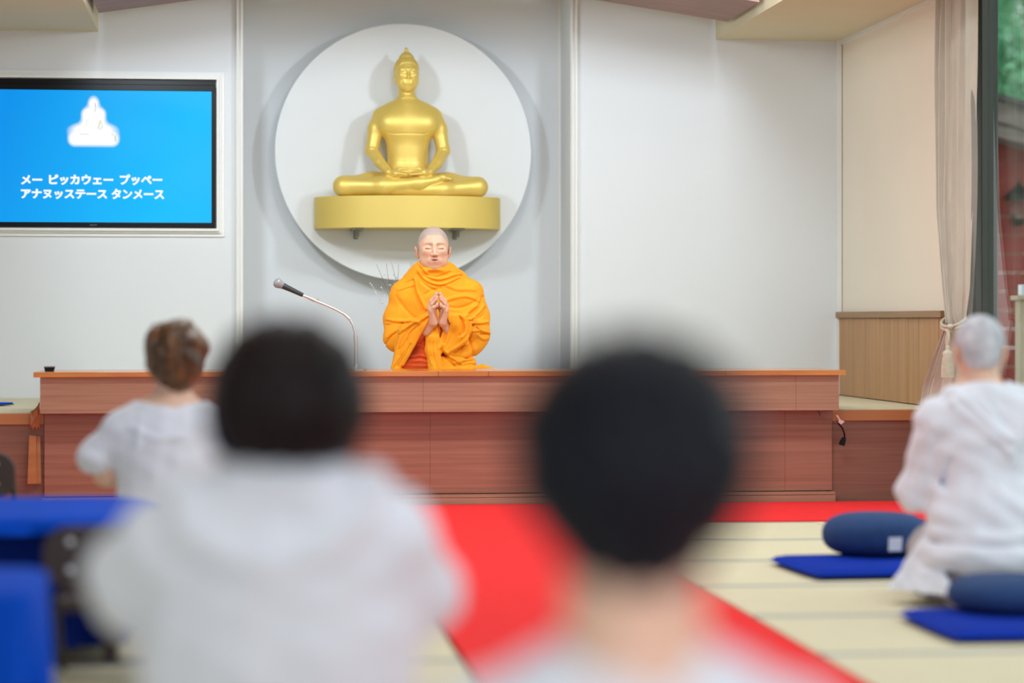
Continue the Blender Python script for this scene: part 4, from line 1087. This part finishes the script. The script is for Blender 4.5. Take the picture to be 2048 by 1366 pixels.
# ---------------------------------------------------------------- things on the stage
Ym = 12.30
mic = empty('microphone_stand', PY(712, 742, Ym)[:2]+(SZ,), 0, 'silver gooseneck microphone stand with a grey-headed black microphone, on the stage edge', 'microphone')
bx = mic.location
def ml(px, py): v = PY(px, py, Ym); return (v[0]-bx.x, 0., v[2]-bx.z)
build('stand_base', MB().lathe([(.055, 0), (.055, .006), (.045, .012), (.014, .018), (.012, .03)], 40), 'steel', mic, True)
build('pole', MB().tube([(0, 0, .02), ml(711.5, 673)], .0092, 14), 'steel', mic, True)
build('collar', MB().tube([ml(711.4, 682), ml(711.3, 671)], .0108, 14), 'steel', mic, True)
gn = [ml(711, 674), ml(710, 664), ml(706, 650), ml(699, 638), ml(688, 628), ml(672, 619), ml(652, 610), ml(636, 603.5)]
gp = []
for i in range(len(gn)-1):
    for k in range(14): t_ = k/14; gp.append(tuple(gn[i][c]*(1-t_)+gn[i+1][c]*t_ for c in range(3)))
gp.append(gn[-1])
build('gooseneck', MB().tube(gp, [.0064+.0006*(i % 2) for i in range(len(gp))], 10), 'steel', mic, True)
build('adapter', MB().tube([ml(638, 605), ml(630, 601), ml(629.5, 600.8), ml(618, 595.5), ml(617.5, 595.3), ml(604, 590)], [.0068, .0068, .0092, .0092, .0075, .0075], 16), 'steel', mic, True)
build('clamp_screw', MB().tube([ml(634, 602), ml(637, 597)], .004, 10), 'steel', mic, True)
h_ = build('microphone_body', MB().tube([ml(606, 590.5), ml(604, 589.5), ml(580, 578.2), ml(564, 570.8), ml(563, 570.3)], [.0095, .0108, .0135, .0168, .0165], 24), 'micb', mic, True)
g0, g1 = Vector(ml(566, 571.5)), Vector(ml(548, 562.5)); ax = (g1-g0).normalized(); L_ = (g1-g0).length
rot = ax.to_track_quat('Z', 'Y').to_matrix()
prof = [(.0165, 0), (.0185, .004), (.022, L_*.30), (.0245, L_*.46), (.0258, L_*.55), (.0258, L_*.60), (.0245, L_*.72), (.019, L_*.88), (.011, L_*.97), (.001, L_)]
g_ = build('grille', MB().lathe(prof, 40, c=g0, rot=rot), 'mesh', mic, True)
build('grille_band', MB().lathe([(.0262, L_*.555), (.0268, L_*.575), (.0262, L_*.60)], 40, c=g0, rot=rot), 'steel', g_, True)
# small black box at the left end of the counter
v0, v1 = PY(88, 742, 12.08), PY(109, 731, 12.08)
bb = empty('small_box', ((v0[0]+v1[0])/2, 12.1, SZ), 0, 'small black box with a dull metal lid at the left end of the stage edge', 'box')
hw = (v1[0]-v0[0])/2
build('box_body', MB().prism([(-hw*.82, 0), (hw*.82, 0), (hw, .020), (-hw, .020)], 'y', -.02, .02), 'black', bb)
build('lid', MB().box(-hw*1.02, hw*1.02, -.021, .021, .0205, .026, .001), 'grey', bb)
# folder on the left platform
v0 = PD(-30, 806, 13.0)
fo = empty('folder', (PD(-24, 0, 13.3)[0], 13.2, .488), -.5, 'blue-topped dark folder lying at the left edge on the straw platform', 'folder')
build('cover', MB().box(-.14, .14, -.10, .10, 0, .004, .001), 'vinyl', fo); build('sheet', MB().box(-.13, .135, -.09, .095, .0045, .012, .001), 'blue', fo)

# loose power cord hanging from under the counter
Yc = 12.075
def cl_(px, py, y=Yc): return PY(px, py, y)
cord = empty('power_cord', cl_(1650, 826), 0, 'loose power cord with a pale tag hanging at the right end of the stage', 'cord')
def wl(name, mb, m_, sm=True): o = build(name, mb, m_, None, sm); o.parent = cord; o.matrix_parent_inverse = Matrix.Translation(-Vector(cord.location)); return o
wl('grey_cord', MB().tube([cl_(1637, 822, 12.1), cl_(1641, 832), cl_(1648, 838), cl_(1658, 840.5), cl_(1668, 842), cl_(1672, 844)], .0028, 8), 'grey')
wl('black_cord', MB().tube([cl_(1676, 846), cl_(1684, 855), cl_(1688.5, 866), cl_(1690, 878), cl_(1688.5, 886)], .0042, 8), 'black')
wl('plug', MB().prism([(cl_(1685, 0)[0], cl_(0, 884)[2]), (cl_(1691, 0)[0], cl_(0, 884)[2]), (cl_(1690.5, 0)[0], cl_(0, 893)[2]), (cl_(1688, 0)[0], cl_(0, 902)[2]), (cl_(1678, 0)[0], cl_(0, 899)[2]), (cl_(1680.5, 0)[0], cl_(0, 891)[2])], 'y', Yc-.010, Yc+.008), 'black', False)
wl('tag', MB().prism([(cl_(1671, 0)[0], cl_(0, 838)[2]), (cl_(1675, 0)[0], cl_(0, 837.5)[2]), (cl_(1680, 0)[0], cl_(0, 847)[2]), (cl_(1689, 0)[0], cl_(0, 851)[2]), (cl_(1682, 0)[0], cl_(0, 857)[2]), (cl_(1676, 0)[0], cl_(0, 853)[2]), (cl_(1677, 0)[0], cl_(0, 847)[2])], 'y', Yc-.008, Yc-.005), 'pinktag', False)
tag(build('cable_clip', MB().box(cl_(1616, 0)[0], cl_(1622, 0)[0], 12.06, 12.10, cl_(0, 827)[2], zf, .002), 'black'), 'tiny black cable clip under the right end of the stage edge', 'clip')

# dried twigs with silver beads behind the monk
Yt = 13.75
bt = PY(806, 745, Yt)
tw_ = empty('twig_arrangement', (bt[0], Yt, .621), 0, 'spray of thin dried twigs with tiny silver beads behind the monk', 'decoration')
build('vase', MB().lathe([(.035, 0), (.045, .02), (.04, .08), (.022, .12), (.026, .135)], 32), 'black', tw_, True)
rt = random.Random(11)
def t2(cx, cy): return 740+cx/4.27, 440+cy/4.27
tips = [((0, 525), 0), ((20, 540), 0), ((55, 360), 1), ((140, 350), 1), ((185, 350), 1), ((245, 360), 1), ((290, 450), 1), ((330, 400), 1), ((350, 345), 1), ((368, 350), 1), ((130, 450), 0), ((205, 450), 0), ((225, 470), 1), ((150, 500), 1), ((100, 560), 0), ((60, 590), 0), ((170, 540), 1), ((420, 330), 1), ((745, 390), 1), ((700, 420), 1)]
for i, ((cx, cy), kd) in enumerate(tips):
    px, py = t2(cx, cy); y = Yt+rt.uniform(-.08, .08); tp = PY(px, py, y); dx = tp[0]-bt[0]; dz = tp[2]-.622-.13
    bow = rt.uniform(-.02, .02)
    pts = [(dx*t_*(.75+.25*t_)+bow*math.sin(math.pi*t_), (y-Yt)*t_, .12+dz*t_) for t_ in [k/8 for k in range(9)]]
    o = build('twig', MB().tube(pts, [(.0024 if kd else .0013)-(.0016 if kd else .0007)*k/8 for k in range(9)], 6), 'twig' if kd else 'bead', tw_, True)
    if kd == 0 or i % 4 == 0:
        mb = MB()
        for k in (5, 6, 7, 8):
            c_ = Vector(pts[k])+Vector((rt.uniform(-.008, .008), 0, 0)); mb.lathe([(.0005, -.0045), (.003, -.0032), (.0045, 0), (.003, .0032), (.0005, .0045)], 10, c=c_)
        b_ = build('beads', mb, 'bead', o, True); b_['kind'] = 'stuff'

# ---------------------------------------------------------------- curtain at the window
cu = empty('curtain', (3.55, 11.8, 0), 0, 'long oatmeal linen curtain gathered by a tasselled cord beside the window', 'curtain')
def lerp(a, b, t): return a+(b-a)*t
keys_ = [  # z, Y far, Y near, X centre, amplitude
    (2.90, 12.10, 11.60, 3.58, .035), (2.2, 12.08, 11.56, 3.56, .034), (1.5, 12.04, 11.58, 3.55, .032), (1.10, 11.93, 11.59, 3.545, .026), (.93, 11.87, 11.63, 3.54, .018),
    (.85, 11.92, 11.62, 3.53, .024), (.60, 12.10, 11.60, 3.50, .034), (.345, 12.135, 11.52, 3.475, .042)]
def kv(z):
    for a, b in zip(keys_[:-1], keys_[1:]):
        if b[0] <= z <= a[0]: t_ = (z-a[0])/(b[0]-a[0]); return [lerp(a[i], b[i], t_) for i in range(1, 5)]
    return keys_[-1][1:]
mb = MB(); nu, nz_ = 220, 70
for j in range(nz_+1):
    z = 2.90-(2.90-.345)*j/nz_; yf, yn, xc, am = kv(z)
    for i in range(nu+1):
        u = i/nu; ph_ = 2*math.pi*(6.5*u+.25*math.sin(5*u))+.5*math.sin(z*1.3); wide = 1 if u < .55 else .55
        xx = xc+am*wide*math.sin(ph_)+.006*math.sin(u*60+z*2)-(.10*(u) if z > .9 else .10*u*.8)*(-.2)
        if z < .93: xx += (u-.0)*.02
        mb.v.append((xx-3.55, lerp(yf, yn, u)+.012*math.cos(ph_)-11.8, z))
for j in range(nz_):
    for i in range(nu): a_ = j*(nu+1)+i; mb.f.append((a_, a_+1, a_+nu+2, a_+nu+1))
o = build('drape', mb, 'curtain', cu, True); md = o.modifiers.new('t', 'SOLIDIFY'); md.thickness = .003
mb = MB()
for j in range(41):
    z = 2.5-(2.5-.93)*j/40; bul = math.sin(math.pi*j/40)
    for i in range(13):
        u = i/12; mb.v.append((.04+.012*math.sin(u*14), (-.12-.10*u*(.35+.65*bul)-.03*bul), z))
for j in range(40):
    for i in range(12): a_ = j*13+i; mb.f.append((a_, a_+1, a_+14, a_+13))
build('lining', mb, 'sheer', cu, True)
rp = []
for i in range(49):
    a_ = 2*math.pi*i/48; rp.append((-.010+.045*math.cos(a_), -.05+.14*math.sin(a_), .925+.03*math.cos(a_)+.010*math.sin(a_)))
tie = build('tieback_cord', MB().tube(rp, .008, 8, False).tube([(a_[0], a_[1], a_[2]+.017) for a_ in rp], .008, 8, False), 'rope', cu, True)
kx, ky, kz = -.065, -.165, .900
kn = MB()
for k in range(5): kn.lathe([(.001, -.012), (.010, -.009), (.015, 0), (.010, .009), (.001, .012)], 14, c=(kx+.008*math.cos(k*1.9), ky+.02*math.sin(k*2.4), kz+.012*math.cos(k*2.9)))
build('knot', kn, 'rope', cu, True)
build('hanging_cord', MB().tube([(kx-.005, ky, kz), (kx-.012, ky+.012, kz-.05), (kx-.01, ky+.004, kz-.085)], .007, 8).tube([(kx-.005, ky, kz), (kx-.008, ky-.014, kz-.05), (kx-.01, ky+.002, kz-.085)], .007, 8), 'rope', cu, True)
ts = build('tassel', MB().lathe([(.006, .045), (.012, .035), (.010, .02), (.022, .012), (.026, 0), (.022, -.012), (.024, -.02)], 28, c=(kx-.01, ky, kz-.125)), 'rope', cu, True)
mb = MB(); n_ = 90; prof = [(.024, -.015), (.028, -.06), (.030, -.115)]
b0 = 0
for r_, z in prof:
    for k in range(n_): a_ = 2*math.pi*k/n_; rr4 = r_*(1+.07*(k % 2)); mb.v.append((kx-.01+rr4*math.cos(a_), ky+rr4*math.sin(a_), kz-.125+z))
for j in range(2):
    for k in range(n_): a_ = j*n_+k; b_ = j*n_+(k+1) % n_; mb.f.append((a_, b_, b_+n_, a_+n_))
mb.f.append(tuple(2*n_+k for k in range(n_)))
build('fringe', mb, 'rope', ts)

# ---------------------------------------------------------------- outside the window
og = MB().box(3.8, 60, -20, 70, -.35, -.25); o = build('ground', og, 'ground'); o['kind'] = 'structure'
HY = 20.0
ho = empty('red_house', (8.0, HY, -.25), 0, 'red board-clad house with weathered brown eave boards outside the window', 'house')
def hl(name, mb, m_, par=None, sm=False): o = build(name, mb, m_, None, sm); o.parent = par or ho; o.matrix_parent_inverse = Matrix.Translation(-Vector(ho.location)); return o
ev0 = PY(1975, 195, HY-.4); ev1 = PY(2048, 215, HY-.4); sl = (ev1[2]-ev0[2])/(ev1[0]-ev0[0])
hX0, hX1 = 4.2, 11.5
def ez(x): return ev0[2]+sl*(x-ev0[0])
bh = .16; z = -.25
while z < ez(hX0)-.1:
    zt_ = min(z+bh-.006, 99)
    xm = hX1 if zt_ < ez(hX1)-.1 else min(hX1, ev0[0]+(zt_-.0-ev0[2])/sl)
    if xm > hX0+.1: hl('wall_board', MB().box(hX0, xm, HY, HY+.03, z, zt_), 'redwall')
    z += bh
h1 = 42*HY/FPX*1.02; h2 = 28*HY/FPX*1.02
def rake(dz0, dz1, y0, y1): return MB().prism([(hX0-.5, ez(hX0-.5)+dz1), (hX1+.5, ez(hX1+.5)+dz1), (hX1+.5, ez(hX1+.5)+dz0), (hX0-.5, ez(hX0-.5)+dz0)], 'y', y0, y1)
hl('eave_board', rake(-h1, 0, HY-.40, HY-.37), 'eave'); hl('eave_board', rake(-h1-h2, -h1-.008, HY-.36, HY-.33), 'eave'); hl('roof', rake(.0, .05, HY-.46, HY+4), 'roof'); hl('roof_slab', rake(-h1-h2, -.01, HY-.32, HY+4), 'eave')
hl('rear_walls', MB().box(hX0, hX0+.1, HY+.03, HY+4, -.25, 2.6), 'redwall')
la = PY(2038, 400, HY-.15)
ln2 = empty('wall_lantern', (la[0], HY-.15, la[2]), 0, 'black wall lantern on the red house outside', 'lantern')
build('lantern_cap', MB().lathe([(.14, -.0), (.12, .04), (.03, .12), (.01, .16)], 8), 'black', ln2)
lc = build('lantern_glass', MB().lathe([(.06, -.16), (.085, 0)], 8), 'glass', ln2)
build('lantern_base', MB().lathe([(.02, -.22), (.065, -.18), (.065, -.16)], 8), 'black', ln2)
build('wall_arm', MB().tube([(0, .15, -.12), (0, .1, -.22), (0, 0, -.2)], .015), 'black', ln2)
pp_ = PY(2046, 585, 15.0)
po = empty('wooden_post', (pp_[0]+.02, 15.0, -.25), 0, 'pale wooden post with a flat cap outside the window at the right edge', 'post')
build('shaft', MB().box(-.055, .055, -.055, .055, 0, pp_[2]+.25-.05, .006), 'postw', po); build('cap', MB().box(-.08, .08, -.08, .08, pp_[2]+.25-.05, pp_[2]+.25-.02, .006), 'postw', po); build('neck', MB().box(-.04, .04, -.04, .04, pp_[2]+.25-.02, pp_[2]+.25+.05, .004), 'steel', po)
# evergreen trees beyond the house
def tree(x, y, h, R, label, seed):
    rng = np.random.default_rng(seed)
    t = empty('evergreen_tree', (x, y, -.25), 0, label, 'tree', 'evergreen trees behind the red house')
    build('trunk', MB().tube([(0, 0, 0), (.1, 0, h*.4), (0, .1, h*.95)], [.25, .18, .04], 12), 'bark', t, True)
    n = 15000
    # drooping sprays: clumps along branches
    nb = 260; bz = rng.uniform(.12, .99, nb); ba = rng.uniform(0, 2*np.pi, nb); bl = R*(1.05-bz)**.6*rng.uniform(.55, 1.05, nb)
    k = rng.integers(0, nb, n); f_ = rng.uniform(.35, 1.05, n)
    c = np.stack([bl[k]*f_*np.cos(ba[k]), bl[k]*f_*np.sin(ba[k]), bz[k]*h-.30*f_*f_*bl[k]*.6], 1)+rng.normal(0, .16, (n, 3))
    d = rng.normal(0, 1, (n, 3)); d[:, 2] -= .8; d /= np.linalg.norm(d, axis=1)[:, None]; s_ = np.cross(d, rng.normal(0, 1, (n, 3))); s_ /= np.linalg.norm(s_, axis=1)[:, None]
    L = rng.uniform(.10, .24, n)[:, None]; wv = .028+.03*rng.random((n, 1))
    v = np.stack([c-d*L*.5, c+s_*wv, c+d*L*.5, c-s_*wv], 1).reshape(-1, 3)
    me = bpy.data.meshes.new('foliage'); me.from_pydata(v.tolist(), [], np.arange(n*4).reshape(-1, 4).tolist())
    o = link('foliage', me, 'leaf', t); o['kind'] = 'stuff'
tree(9.4, 27.0, 9.5, 3.2, 'tall drooping evergreen tree directly behind the red house roof', 1)
tree(17.0, 28.5, 10.5, 3.4, 'tall drooping evergreen tree farther right behind the red house', 2)
tree(12.4, 35.5, 12.0, 3.4, 'taller evergreen tree standing in the back behind the others', 3)
